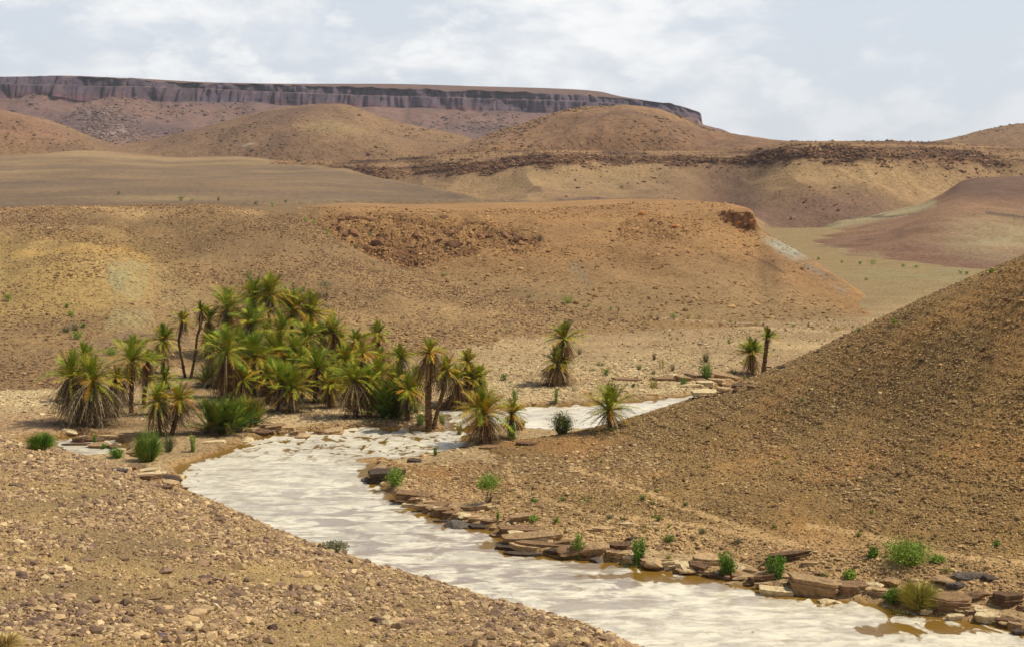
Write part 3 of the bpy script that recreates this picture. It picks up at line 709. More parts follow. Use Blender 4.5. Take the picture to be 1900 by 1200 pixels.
of1 = mth('MULTIPLY', mr(ocn, 0.55, 0.63), sep.outputs[1])
of2 = mr(mth('ADD', mth('MULTIPLY', sep.outputs[0], 0.40), ocn), 0.72, 0.80)
of = mth('MAXIMUM', of1, of2)
oc3 = wn(1.7, 2, 0.5, (0.7, 0.5, 1), 0.8, (3, 9, 0))
of3 = mth('MULTIPLY', mr(oc3, 0.60, 0.64), mth('ADD', mth('MULTIPLY', sep.outputs[1], 0.85), 0.12))
of = mth('MAXIMUM', of, of3)
c_ = mixc(of, c_, ochre)
L(c_, b.inputs['Base Color'])
wetf = mth('MAXIMUM', pf, of)
L(mr(wetf, 0, 1, 0.32, 0.07), b.inputs['Roughness'])
b.inputs['IOR'].default_value = 1.33
rip = wn(4.5, 4, 0.65, (0.45, 1.0, 1), 0.4)
bp = n('ShaderNodeBump'); bp.inputs['Strength'].default_value = 0.35; bp.inputs['Distance'].default_value = 0.05
L(mth('ADD', rip, mth('MULTIPLY', mr(pud, 0.44, 0.62), -0.4)), bp.inputs['Height']); L(bp.outputs[0], b.inputs['Normal'])
grid_obj('river', Xw, Yw, 0 * Xw, wc, m, mask=sdw < 1.0)

# --- right-hand stony hill
px = cols(620, 2400, 2.0)
toe0 = C('z', (620, 94, -.6), (700, 93, -.6), (715, 88, -.6), (735, 84, -.6), (800, 79, -.6), (905, 77, -.6), (930, 74.5, -.6), (1030, 71.5, -.6), (1180, 70, -.6), (1350, 68, -.6), (1440, 65.5, -.6), (1560, 64.6, -.6), (1700, 62.5, -.6), (1860, 60.5, -.6), (2200, 56.5, -.6), (2400, 55, -.6))
toe = C('z', (620, 94.8, -.3), (700, 94.3, .22), (715, 89.3, .25), (735, 86.2, .3), (800, 81.5, .3), (905, 79, .3), (930, 76.5, .35), (1030, 73.5, .4), (1180, 71.6, .4), (1350, 69.6, .4), (1440, 67, .45), (1560, 66, .5), (1700, 64, .5), (1860, 62, .5), (2200, 58, .5), (2400, 57, .5))
bank = C('z', (620, 95.5, -.3), (700, 95, .25), (760, 90, .45), (850, 88, .6), (950, 83.5, .9), (1050, 79, 1.1), (1200, 76, 1.2), (1400, 73, 1.5), (1600, 70, 1.7), (1900, 66.5, 1.9), (2400, 61, 2.0))
mid = C('y', (620, 96.4, 866), (700, 95.6, 858), (740, 95, 856), (850, 94.5, 852), (1000, 93, 856), (1200, 91, 848), (1400, 88, 835), (1600, 84, 800), (1750, 80, 770), (1900, 77, 740), (2400, 70, 640))
sil = C('y', (620, 97, 870), (700, 96.5, 857), (740, 97, 852), (800, 98, 845), (850, 99, 832), (900, 99, 826), (960, 99.5, 818), (1000, 100, 814), (1050, 101, 806), (1100, 102, 797), (1150, 103, 785), (1200, 103, 771), (1250, 103, 756), (1300, 103, 741), (1350, 103, 724),
        (1400, 103, 706), (1450, 102, 687), (1500, 101, 665), (1550, 100, 642), (1600, 99, 617), (1650, 98, 592), (1700, 97, 568), (1750, 96, 545), (1800, 95, 522), (1850, 93.5, 500), (1900, 92, 479), (2000, 90, 440), (2200, 85, 380), (2400, 80, 335))
back = C('z', (620, 98.5, -.6), (700, 98.5, -.6), (850, 102, -.6), (1000, 105, -.6), (1150, 111, -.6), (1300, 119, -.6), (1500, 134, -.6), (1900, 160, -.6), (2400, 165, -.6))
X, Y, Z, V, P = loft(px, [toe0, toe, bank, mid, sil, back], [8, 60, 130, 130, 30])
m = sstep(0.9, 1.6, V) * (1 - sstep(3.8, 4, V)) * sstep(700, 900, P)
Z = Z + m * (0.10 * fbm(X / 1.6, Y / 1.6, 141, 4) + 0.28 * fbm(X / 6, Y / 6, 143, 3)) + sstep(0.6, 1, V) * sstep(690, 760, P) * 0.06 * fbm(X / 0.7, Y / 0.7, 145, 3)
Z = Z + m * (np.round(Z / 0.5 + 0.5 * fbm(X / 4, Y / 4, 144, 2)) * 0.5 - Z) * 0.12
Q = to_px(X, Y, Z)[1]
col = lerp(srgb(158, 124, 76), srgb(134, 104, 66), np.clip(0.5 + fbm(X / 7, Y / 7, 147, 4), 0, 1))
col = lerp(col, srgb(178, 128, 78), np.clip(fbm(X / 5, Y / 5, 149, 3) * 1.5, 0, 1) * 0.6)
trails = [[(942, 862), (950, 890), (960, 910), (1010, 925), (1060, 940), (1120, 960), (1200, 972), (1280, 985), (1340, 1005)], [(1060, 868), (1130, 888), (1200, 912), (1260, 938), (1330, 962), (1400, 985), (1455, 1008)],
          [(1130, 955), (1250, 968), (1350, 985), (1440, 1002), (1500, 1014)], [(1500, 975), (1580, 986), (1650, 1001), (1720, 1022), (1800, 1034), (1900, 1044), (2000, 1052)]]
TR = np.full(P.shape, 1e9)
for tl in trails: TR = np.minimum(TR, line_dist(P, Q, tl))
trm = 1 - sstep(2, 8, TR)
col = lerp(col, srgb(196, 160, 112), trm * 0.75)
lowb = (1 - sstep(1.2, 2.0, V))
col = lerp(col, srgb(182, 146, 104), lowb * 0.75)
col = lerp(col, srgb(198, 162, 112), blob(P, Q, 1150, 990, 160, 16, 0.6) * 0.6)
right = grid_obj('stony_hill', X, Y, Z, col * np.array((1.14,1.15,1.08)), M_right)
RIGHT = (X, Y, Z, P, Q, col, trm)

# --- near slope at the photographer's feet
px = cols(-700, 2500, 3.0)
n0 = C('z', (-700, 1.5, 18.3), (2500, 1.5, 18.3))
n1_ = C('y', (-700, 21, 1200), (0, 21.5, 1212), (600, 21.5, 1212), (1000, 21, 1222), (1100, 21, 1235), (1170, 21, 1268), (1300, 20.5, 1345), (1500, 19, 1450), (2500, 17, 1800))
n2 = C('y', (-700, 40, 860), (-200, 39, 905), (0, 38, 930), (200, 37, 960), (300, 36, 985), (500, 34.5, 1035), (700, 32, 1095), (850, 29.5, 1130), (1000, 26.5, 1165), (1100, 25, 1188), (1170, 24.5, 1216), (1300, 24, 1280), (1500, 22, 1385), (2500, 20, 1700))
nsil = C('y', (-700, 62, 660), (-200, 58, 762), (-60, 56, 796), (0, 54.5, 813), (60, 53, 826), (120, 51.5, 838), (200, 50, 860), (260, 49, 878), (310, 48, 896), (360, 47, 917), (430, 45.5, 946), (500, 44, 979), (560, 43, 1002), (620, 42, 1022), (680, 41, 1045), (740, 40, 1060), (800, 39, 1080),
         (860, 37.5, 1096), (920, 36, 1117), (980, 34.5, 1133), (1040, 33, 1152), (1100, 31.5, 1173), (1160, 30, 1196), (1220, 29, 1222), (1300, 28, 1250), (1500, 26, 1350), (2500, 24, 1650))
nb = C('z', (-700, 86, -1), (0, 76, -1), (310, 69, -1), (620, 60, -1), (860, 54, -1), (1160, 45, -1), (1500, 40, -1), (2500, 38, -1))
X, Y, Z, V, P = loft(px, [n0, n1_, n2, nsil, nb], [12, 130, 130, 30])
m = sstep(0.8, 1.0, V) * (1 - sstep(2.9, 3.1, V))
Z = Z + m * (0.07 * fbm(X / 0.8, Y / 0.8, 151, 4) + 0.12 * fbm(X / 3, Y / 3, 153, 3) * (1 - sstep(2.5, 2.9, V)) + 0.035 * fbm(X / 0.2, Y / 0.2, 155, 3))
Q = to_px(X, Y, Z)[1]
col = lerp(srgb(194, 162, 110), srgb(162, 134, 97), np.clip(0.5 + fbm(X / 3, Y / 3, 157, 4), 0, 1))
near = grid_obj('near_slope', X, Y, Z, col * np.array((.84,.84,.76)), M_near)
NEAR = (X, Y, Z, P, Q, col)


# ------------------------------------------------------------------ finding the ground
bpy.context.view_layer.update()
_dg = bpy.context.evaluated_depsgraph_get()
def cast(px, py):
    u = (px - 950.0) / F; v = -(py - 600.0) / F
    d = Vector((u, v * sn + cs, v * cs - sn)).normalized()
    ok, loc, nrm, _, ob, _ = scene.ray_cast(_dg, Vector((0, 0, CAMZ)), d, distance=20000)
    return (loc, nrm, ob.name if ob else '') if ok else (Vector((0, 100, 0)), Vector((0, 0, 1)), '')
def ground_z(x, y):
    ok, loc, nrm, _, _, _ = scene.ray_cast(_dg, Vector((x, y, 300)), Vector((0, 0, -1)))
    return loc.z if ok else 0.0

def tag(o, label=None, cat=None, group=None, kind=None):
    if label: o['label'] = label
    if cat: o['category'] = cat
    if group: o['group'] = group
    if kind: o['kind'] = kind
    return o
def empty(name, loc, label, cat, group=None):
    o = bpy.data.objects.new(name, None); scene.collection.objects.link(o)
    o.empty_display_size = 0.3; o.location = loc
    return tag(o, label, cat, group)

# ------------------------------------------------------------------ loose stones (one mass of gravel on each slope)
BOX_V = np.array([[-1, -1, -1], [1, -1, -1], [1, 1, -1], [-1, 1, -1], [-1, -1, 1], [1, -1, 1], [1, 1, 1], [-1, 1, 1]], float)
BOX_F = np.array([[0, 3, 2, 1], [4, 5, 6, 7], [0, 1, 5, 4], [1, 2, 6, 5], [2, 3, 7, 6], [3, 0, 4, 7]])
g_ = (1 + 5 ** 0.5) / 2
ICO_V = np.array([[-1, g_, 0], [1, g_, 0], [-1, -g_, 0], [1, -g_, 0], [0, -1, g_], [0, 1, g_], [0, -1, -g_], [0, 1, -g_], [g_, 0, -1], [g_, 0, 1], [-g_, 0, -1], [-g_, 0, 1]]) / 1.9
ICO_F = np.array([[0, 11, 5], [0, 5, 1], [0, 1, 7], [0, 7, 10], [0, 10, 11], [1, 5, 9], [5, 11, 4], [11, 10, 2], [10, 7, 6], [7, 1, 8], [3, 9, 4], [3, 4, 2], [3, 2, 6], [3, 6, 8], [3, 8, 9], [4, 9, 5], [2, 4, 11], [6, 2, 10], [8, 6, 7], [9, 8, 1]])

def stones_mesh(name, pos, size, colr, mat, ico, flat=(0.35, 0.8), label=None):
    n = len(pos)
    BV, BF = (ICO_V, ICO_F) if ico else (BOX_V * 0.8, BOX_F)
    k = len(BV)
    v = BV[None] * (1 + rng.uniform(-0.28, 0.28, (n, k, 3)))
    if not ico:
        v[:, 4:, :2] *= rng.uniform(0.5, 0.95, (n, 1, 1))
    sx = size * rng.uniform(0.75, 1.35, n); sy = size * rng.uniform(0.6, 1.0, n); sz = size * rng.uniform(flat[0], flat[1], n)
    v = v * np.stack([sx, sy, sz], -1)[:, None, :]
    a = rng.uniform(0, 2 * np.pi, n); tl = rng.normal(0, 0.28, n)
    # tilt about x then spin about z
    y = v[..., 1] * np.cos(tl)[:, None] - v[..., 2] * np.sin(tl)[:, None]
    z = v[..., 1] * np.sin(tl)[:, None] + v[..., 2] * np.cos(tl)[:, None]
    x = v[..., 0]
    X_ = x * np.cos(a)[:, None] - y * np.sin(a)[:, None]; Y_ = x * np.sin(a)[:, None] + y * np.cos(a)[:, None]
    v = np.stack([X_, Y_, z], -1) + pos[:, None, :]
    v[..., 2] += (sz * 0.25)[:, None]
    f = (BF[None] + (np.arange(n) * k)[:, None, None]).reshape(-1, BF.shape[1])
    c = np.repeat(colr, k, axis=0)
    me = make_mesh(name, v.reshape(-1, 3), f.ravel(), np.full(len(f), BF.shape[1]), c, mat, smooth=False)
    o = link(name, me); o['kind'] = 'stuff'
    if label: o['label'] = label
    return o

def sample_grid(G, n, keep, dens=None):
    """random points on a sheet, even per square metre where keep holds"""
    X, Y, Z, P, Q, col = G[:6]
    ax = np.hypot(X[1:, :-1] - X[:-1, :-1], Y[1:, :-1] - Y[:-1, :-1]); bx = np.abs(X[:-1, 1:] - X[:-1, :-1])
    w = ax * bx * keep(X, Y, Z, P, Q)[:-1, :-1]
    if dens is not None: w = w * dens[:-1, :-1]
    w = w.ravel() / w.sum()
    idx = rng.choice(len(w), n, p=w)
    r, c = np.divmod(idx, X.shape[1] - 1)
    u, v = rng.random(n), rng.random(n)
    def bi(A):
        if A.ndim == 3: uu, vv = u[:, None], v[:, None]
        else: uu, vv = u, v
        return (A[r, c] * (1 - uu) + A[r, c + 1] * uu) * (1 - vv) + (A[r + 1, c] * (1 - uu) + A[r + 1, c + 1] * uu) * vv
    return np.stack([bi(X), bi(Y), bi(Z)], -1), bi(col)

def power(n, lo, hi, k):
    u = rng.random(n)
    return (lo ** -k + u * (hi ** -k - lo ** -k)) ** (-1 / k)

def stone_cols(basec, n, pal, wts, mixb=0.35):
    pal = np.array(pal); i = rng.choice(len(pal), n, p=np.array(wts) / np.sum(wts))
    c = pal[i] * (1 - mixb) + basec * mixb
    return c * rng.uniform(0.74, 1.2, (n, 1)) * np.array([.89, .865, .79])

# near slope: dense, pale and brown stones
X, Y, Z, P, Q, col = NEAR
keepN = lambda X, Y, Z, P, Q: (Y > 15) & (Y < 60) & (P > -460) & (P < 1450) & (Q < 1650)
clump = np.clip(0.62 + 1.5 * fbm(X / 1.8, Y / 1.8, 301, 4), 0.10, 1.7)
PALN = [srgb(198, 168, 126), srgb(180, 150, 114), srgb(154, 124, 98), srgb(134, 106, 88), srgb(112, 88, 78), srgb(212, 188, 146)]
p_, b_ = sample_grid(NEAR, 165000, keepN, clump)
n = len(p_); sz = power(n, 0.02, 0.065, 1.8) * (0.6 + p_[:, 1] / 75)
stones_mesh('gravel', p_, sz, stone_cols(b_, n, PALN, [4, 4, 3, 2, 1.4, 1.5]) * np.array([1.06, 1.05, 1.06]), M_stone, False, label='small pale stones covering the near slope')
p_, b_ = sample_grid(NEAR, 28000, keepN, clump)
n = len(p_); sz = power(n, 0.045, 0.17, 2.4)
stones_mesh('gravel', p_, sz, stone_cols(b_, n, PALN, [2.5, 3, 3, 3.5, 3.5, 1], .2), M_stone, True, label='fist-sized stones scattered over the near slope')

# right-hand hill: brown stones, thinner on the trails
X, Y, Z, P, Q, col, trm = RIGHT
keepR = lambda X, Y, Z, P, Q: (P > 720) & (P < 2160) & (Z > 0.35) & (Y < 112) & (Q > 300)
den = np.clip(0.7 + 1.1 * fbm(X / 5, Y / 5, 311, 3), 0.12, 1.5) * (1 - 0.9 * trm) * sstep(0.2, 1.6, Z)
PALR = [srgb(192, 160, 112), srgb(166, 136, 98), srgb(130, 104, 78), srgb(98, 74, 58), srgb(216, 184, 132)]
p_, b_ = sample_grid(RIGHT, 120000, keepR, den)
n = len(p_); sz = power(n, 0.04, 0.115, 2.2)
stones_mesh('gravel', p_, sz, stone_cols(b_, n, PALR, [4, 4, 2.5, 1.6, 1.6]) * np.array([1.0, 1.03, 1.0]), M_stone, False, (0.22, 0.55), label='brown stones covering the right-hand hill')
p_, b_ = sample_grid(RIGHT, 3500, keepR, den)
n = len(p_); sz = power(n, 0.10, 0.24, 3.0)
stones_mesh('gravel', p_, sz, stone_cols(b_, n, PALR, [2, 4, 4, 4, 1]), M_stone, True, (0.3, 0.65), label='larger brown stones on the right-hand hill')
# rubble at the foot of that hill, by the water
keepB = lambda X, Y, Z, P, Q: (P > 700) & (P < 2050) & (Z > 0.1) & (Z < 1.1) & (Y < 95)
p_, b_ = sample_grid(RIGHT, 7000, keepB)
n = len(p_); sz = power(n, 0.05, 0.22, 1.9)
stones_mesh('gravel', p_, sz, stone_cols(b_, n, [srgb(208, 184, 140), srgb(184, 150, 110), srgb(150, 118, 88), srgb(112, 90, 74)], [3, 3, 2, 1.5]), M_stone, True, (0.25, 0.6), label='pale rubble along the right bank')

# gravel hill
keepG = lambda X, Y, Z, P, Q: (P > -60) & (P < 1650) & (Z > 0.15) & (Y < 236)
X, Y, Z, P, Q, col = GRAVEL
den = np.clip(0.6 + 1.3 * fbm(X / 10, Y / 10, 321, 3), 0.05, 1.5) * (1 - 0.85 * np.maximum(blob(P, Q, 238, 525, 48, 50, 0.3), blob(P, Q, 260, 640, 110, 30, 0.3)))
p_, b_ = sample_grid(GRAVEL, 32000, keepG, den)
n = len(p_); sz = power(n, 0.10, 0.32, 2.4)
stones_mesh('gravel', p_, sz, stone_cols(b_, n, [srgb(160, 126, 90), srgb(132, 102, 76), srgb(106, 82, 66), srgb(190, 156, 110)], [3, 4, 3, 1.5]), M_stone, False, (0.25, 0.55), label='dark stones strewn over the gravel hill')

# orange hill
X, Y, Z, P, Q, col, rg = ORANGE
den = np.clip(0.35 + 1.2 * fbm(X / 12, Y / 12, 341, 4), 0.03, 1.5) + 2.5 * rg
p_, b_ = sample_grid(ORANGE, 16000, lambda X, Y, Z, P, Q: (P > 520) & (P < 1660) & (Z > 0.4) & (Y < 340), den)
n = len(p_); sz = power(n, 0.13, 0.6, 2.5)
stones_mesh('gravel', p_, sz, stone_cols(b_, n, [srgb(178, 138, 92), srgb(150, 112, 74), srgb(118, 84, 58), srgb(200, 162, 112)], [3, 3, 2, 1.2]), M_stone, True, (0.3, 0.7), label='loose stones strewn over the orange hill')
# fallen blocks along the far ledge, on the hills behind and under the mesa cliff
X, Y, Z, P, Q, col, lk = LEDGE
den = 0.08 * np.clip(0.2 + 1.5 * fbm(X / 30, Y / 30, 351, 4), 0, 1.4) + 6.0 * lk ** 2 + 0.12 * (Q > 0.9) * (Q < 3)
p_, b_ = sample_grid(LEDGE, 8000, lambda X, Y, Z, P, Q: (P > 520) & (P < 2050) & (Q > 0.05) & (Q < 3.0), den)
n = len(p_); sz = power(n, 0.4, 1.5, 2.4)
stones_mesh('rubble', p_, sz, stone_cols(b_, n, [srgb(112, 80, 60), srgb(140, 106, 78), srgb(86, 60, 46), srgb(176, 142, 104)], [3, 3, 2.5, 1]), M_stone, True, (0.3, 0.7), label='red-brown blocks fallen from the far ledges')
for G_, cnt, k0 in ((CONE, 1800, 361), (FARH, 2200, 371)):
    X, Y, Z, P, Q, col = G_
    p_, b_ = sample_grid(G_, cnt, lambda X, Y, Z, P, Q: (P > -60) & (P < 2000) & (Q > 0.3) & (Q < 2.05), np.clip(0.1 + 1.6 * fbm(X / 50, Y / 60, k0, 4), 0.0, 1.5))
    n = len(p_); sz = power(n, 0.7, 2.4, 2.8)
    stones_mesh('rubble', p_, sz, stone_cols(b_, n, [srgb(120, 92, 70), srgb(100, 74, 58), srgb(160, 128, 94)], [3, 2.5, 1], .45), M_stone, True, (0.3, 0.6), label='dark blocks scattered over the far hills')
X, Y, Z, P, Q, col = MESA
p_, b_ = sample_grid(MESA, 2500, lambda X, Y, Z, P, Q: (P > -60) & (P < 1320) & (Q > 0.15) & (Q < 1.0), np.clip(0.05 + 1.5 * fbm(X / 60, Y / 60, 381, 4), 0.0, 1.5) + 1.5 * blob(P, Q, 200, .6, 60, .4, .6))
n = len(p_); sz = power(n, 1.4, 5.0, 2.6)
stones_mesh('rubble', p_, sz, stone_cols(b_, n, [srgb(112, 92, 86), srgb(92, 76, 74), srgb(158, 136, 122)], [3, 2, 1.2], .45), M_stone, True, (0.3, 0.7), label='fallen blocks on the scree below the mesa cliff')

# wash
X, Y, Z, P, Q, col, sdist = VALLEY
keepV = lambda X, Y, Z, P, Q: (P > -80) & (P < 1760) & (Y > 84) & (Y < 185) & (sdist > 0.1)
den = np.clip(0.25 + 1.2 * fbm(X / 6, Y / 7, 331, 3), 0.02, 1.5) + 1.6 * blob(P, Q, 1080, 705, 330, 34, 0.6) + 1.4 * blob(P, Q, 640, 775, 200, 26, 0.6) + blob(P, Q, 60, 730, 160, 30, 0.6)
p_, b_ = sample_grid(VALLEY, 30000, keepV, den)
n = len(p_); sz = power(n, 0.07, 0.26, 2.3)
stones_mesh('gravel', p_, sz, stone_cols(b_, n, [srgb(222, 198, 156), srgb(196, 164, 122), srgb(158, 126, 98), srgb(120, 96, 82)], [3.5, 3, 2, 1.2]), M_stone, False, (0.2, 0.5), label='pale cobbles in the dry wash')

# ------------------------------------------------------------------ rocks one can tell apart
def noise3(v, s, seed):
    return (fbm(v[:, 0] * s + v[:, 2] * s * 0.7, v[:, 1] * s - v[:, 2] * s * 0.6, seed, 3) + fbm(v[:, 2] * s + 3.1, v[:, 0] * s, seed + 5, 2)) * 0.5

def slab_geo(w, d, h, seed, sides=36):
    """flat-bedded rock: angular broken outline in a few thin beds"""
    r = random.Random(seed)
    k = r.choice([5, 6, 7, 8]); ca = sorted((i + r.uniform(-.32, .32)) * 2 * math.pi / k for i in range(k))
    cr = [r.uniform(.82, 1.12) for _ in ca]
    cp = [np.array([math.copysign(abs(math.cos(a)) ** .7, math.cos(a)) * q, math.copysign(abs(math.sin(a)) ** .7, math.sin(a)) * q]) for a, q in zip(ca, cr)]
    per = []
    for i in range(k):
        a, b_ = cp[i], cp[(i + 1) % k]; m_ = sides // k + (1 if i < sides % k else 0)
        for j in range(m_): per.append(a + (b_ - a) * (j / m_))
    per = np.array(per); sides = len(per)
    beds = r.choice([1, 2, 2, 3])
    rings = [(-0.5 * h, 0.9, 0, 0)]; zz = 0; ox = oy = 0
    hs = np.array([r.uniform(0.4, 1.6) for _ in range(beds)]); hs = hs / hs.sum() * h
    for q in range(beds):
        s0 = r.uniform(0.84, 1.02); ox += r.uniform(-.06, .06); oy += r.uniform(-.04, .08)
        rings += [(zz + 0.01 * h, s0 - r.uniform(.03, .12), ox, oy), (zz + hs[q] * r.uniform(.3, .6), s0, ox, oy), (zz + hs[q] * 0.97, s0 - r.uniform(0, .03), ox, oy)]
        zz += hs[q]
    top = rings[-1]
    rings += [(h * 1.0, top[1] * 0.93, ox, oy), (h * 1.02, top[1] * 0.6, ox, oy), (h * 1.0, top[1] * 0.25, ox, oy)]
    V_ = []
    for qi, (z, s, a, b_) in enumerate(rings):
        jag = 1 + 0.07 * fbm(np.arange(sides) / 2.3, np.full(sides, qi * .35), seed + 2, 3)
        zj = z + (0.10 * h * fbm(np.arange(sides) / 4.0, np.full(sides, qi * .2), seed + 4, 2) if qi else 0)
        V_.append(np.stack([(per[:, 0] * jag * s + a) * w / 2, (per[:, 1] * jag * s + b_) * d / 2, zj + 0 * jag], -1))
    V_ = np.concatenate(V_); V_ = np.vstack([V_, [[0, 0, -0.5 * h], [ox * w / 2, oy * d / 2, h * 1.0]]])
    tx, ty = r.uniform(-.35, .35), r.uniform(-.3, .15)
    V_[:, 2] += ((V_[:, 0] / w) * tx + (V_[:, 1] / d) * ty) * h * (V_[:, 2] > 0)
    m = len(rings); fl = []; tot = []
    for i in range(m - 1):
        for j in range(sides):
            j2 = (j + 1) % sides
            fl += [i * sides + j, i * sides + j2, (i + 1) * sides + j2, (i + 1) * sides + j]; tot.append(4)
    nb_, nt_ = m * sides, m * sides + 1
    for j in range(sides):
        j2 = (j + 1) % sides
        fl += [nb_, j2, j]; tot.append(3)
        fl += [nt_, (m - 1) * sides + j, (m - 1) * sides + j2]; tot.append(3)
    return V_, np.array(fl), np.array(tot)

def ico_sub(V_, F_):
    mid = {}; V_ = [tuple(v) for v in V_]; out = []
    def m(a, b):
        k = (min(a, b), max(a, b))
        if k not in mid:
            p = np.array(V_[a]) + np.array(V_[b]); p /= np.linalg.norm(p); V_.append(tuple(p)); mid[k] = len(V_) - 1
        return mid[k]
    for a, b, c in F_:
        x, y, z = m(a, b), m(b, c), m(c, a)
        out += [[a, x, z], [b, y, x], [c, z, y], [x, y, z]]
    return np.array(V_), np.array(out)
_v = ICO_V / np.linalg.norm(ICO_V, axis=1)[:, None]
_v, _f = ico_sub(_v, ICO_F); SPH_V, SPH_F = ico_sub(_v, _f)

def boulder_geo(w, d, h, seed):
    r = np.random.default_rng(seed)
    v = SPH_V.copy()
    for _ in range(14):                     # flat broken faces
        nrm = r.normal(size=3); nrm /= np.linalg.norm(nrm); c = r.uniform(0.5, 0.85)
        dd = v @ nrm; v = v - np.where(dd > c, dd - c, 0)[:, None] * nrm
    v *= (1 + 0.10 * noise3(v, 1.7, seed))[:, None]
    v = v * np.array([w / 1.6, d / 1.6, h * 0.85]); v[:, 2] += h * 0.25
    return v, SPH_F.ravel(), np.full(len(SPH_F), 3)

_seed = [100]
def rock(name, label, px, py, w, h, colr, kind='slab', depth=0.75, rot=None, tilt=0.0, group=None, sink=0.1, hit=None):
    """a rock whose lower front edge stands at the spot seen at (px, py); w, h in photo pixels"""
    _seed[0] += 1
    loc, nrm, _ = hit or cast(px, py)
    mpp = loc.y / F
    ang = max(0.05, (py - 310) / F)
    W = w * mpp; H = h * mpp * (0.54 if py > 560 else 1.0); Dp = min(W * depth, max(W * 0.3, 0.55 * h * mpp / ang))
    v, f, tt = (slab_geo if kind == 'slab' else boulder_geo)(W, Dp, H, _seed[0])
    r = random.Random(_seed[0])
    n = len(v)
    c = np.array(colr)[None] * (1 + 0.16 * noise3(v, 2.5 / max(W, .2), _seed[0] + 9))[:, None]
    me = make_mesh(name, v, f, tt, np.clip(c, 0.01, 1), M_rock, smooth=False)
    y = loc.y + Dp * 0.35
    z = ground_z(loc.x, y) if loc.y < 135 else loc.z + 0.1 * H
    z = min(max(z, -0.05), loc.z + 0.4 * H + 0.1)
    o = link(name, me, loc=(loc.x, y, z - sink * H))
    o.rotation_euler = (r.uniform(-.04, .1), tilt, rot if rot is not None else r.uniform(-.25, .25))
    return tag(o, label, 'rock', group)

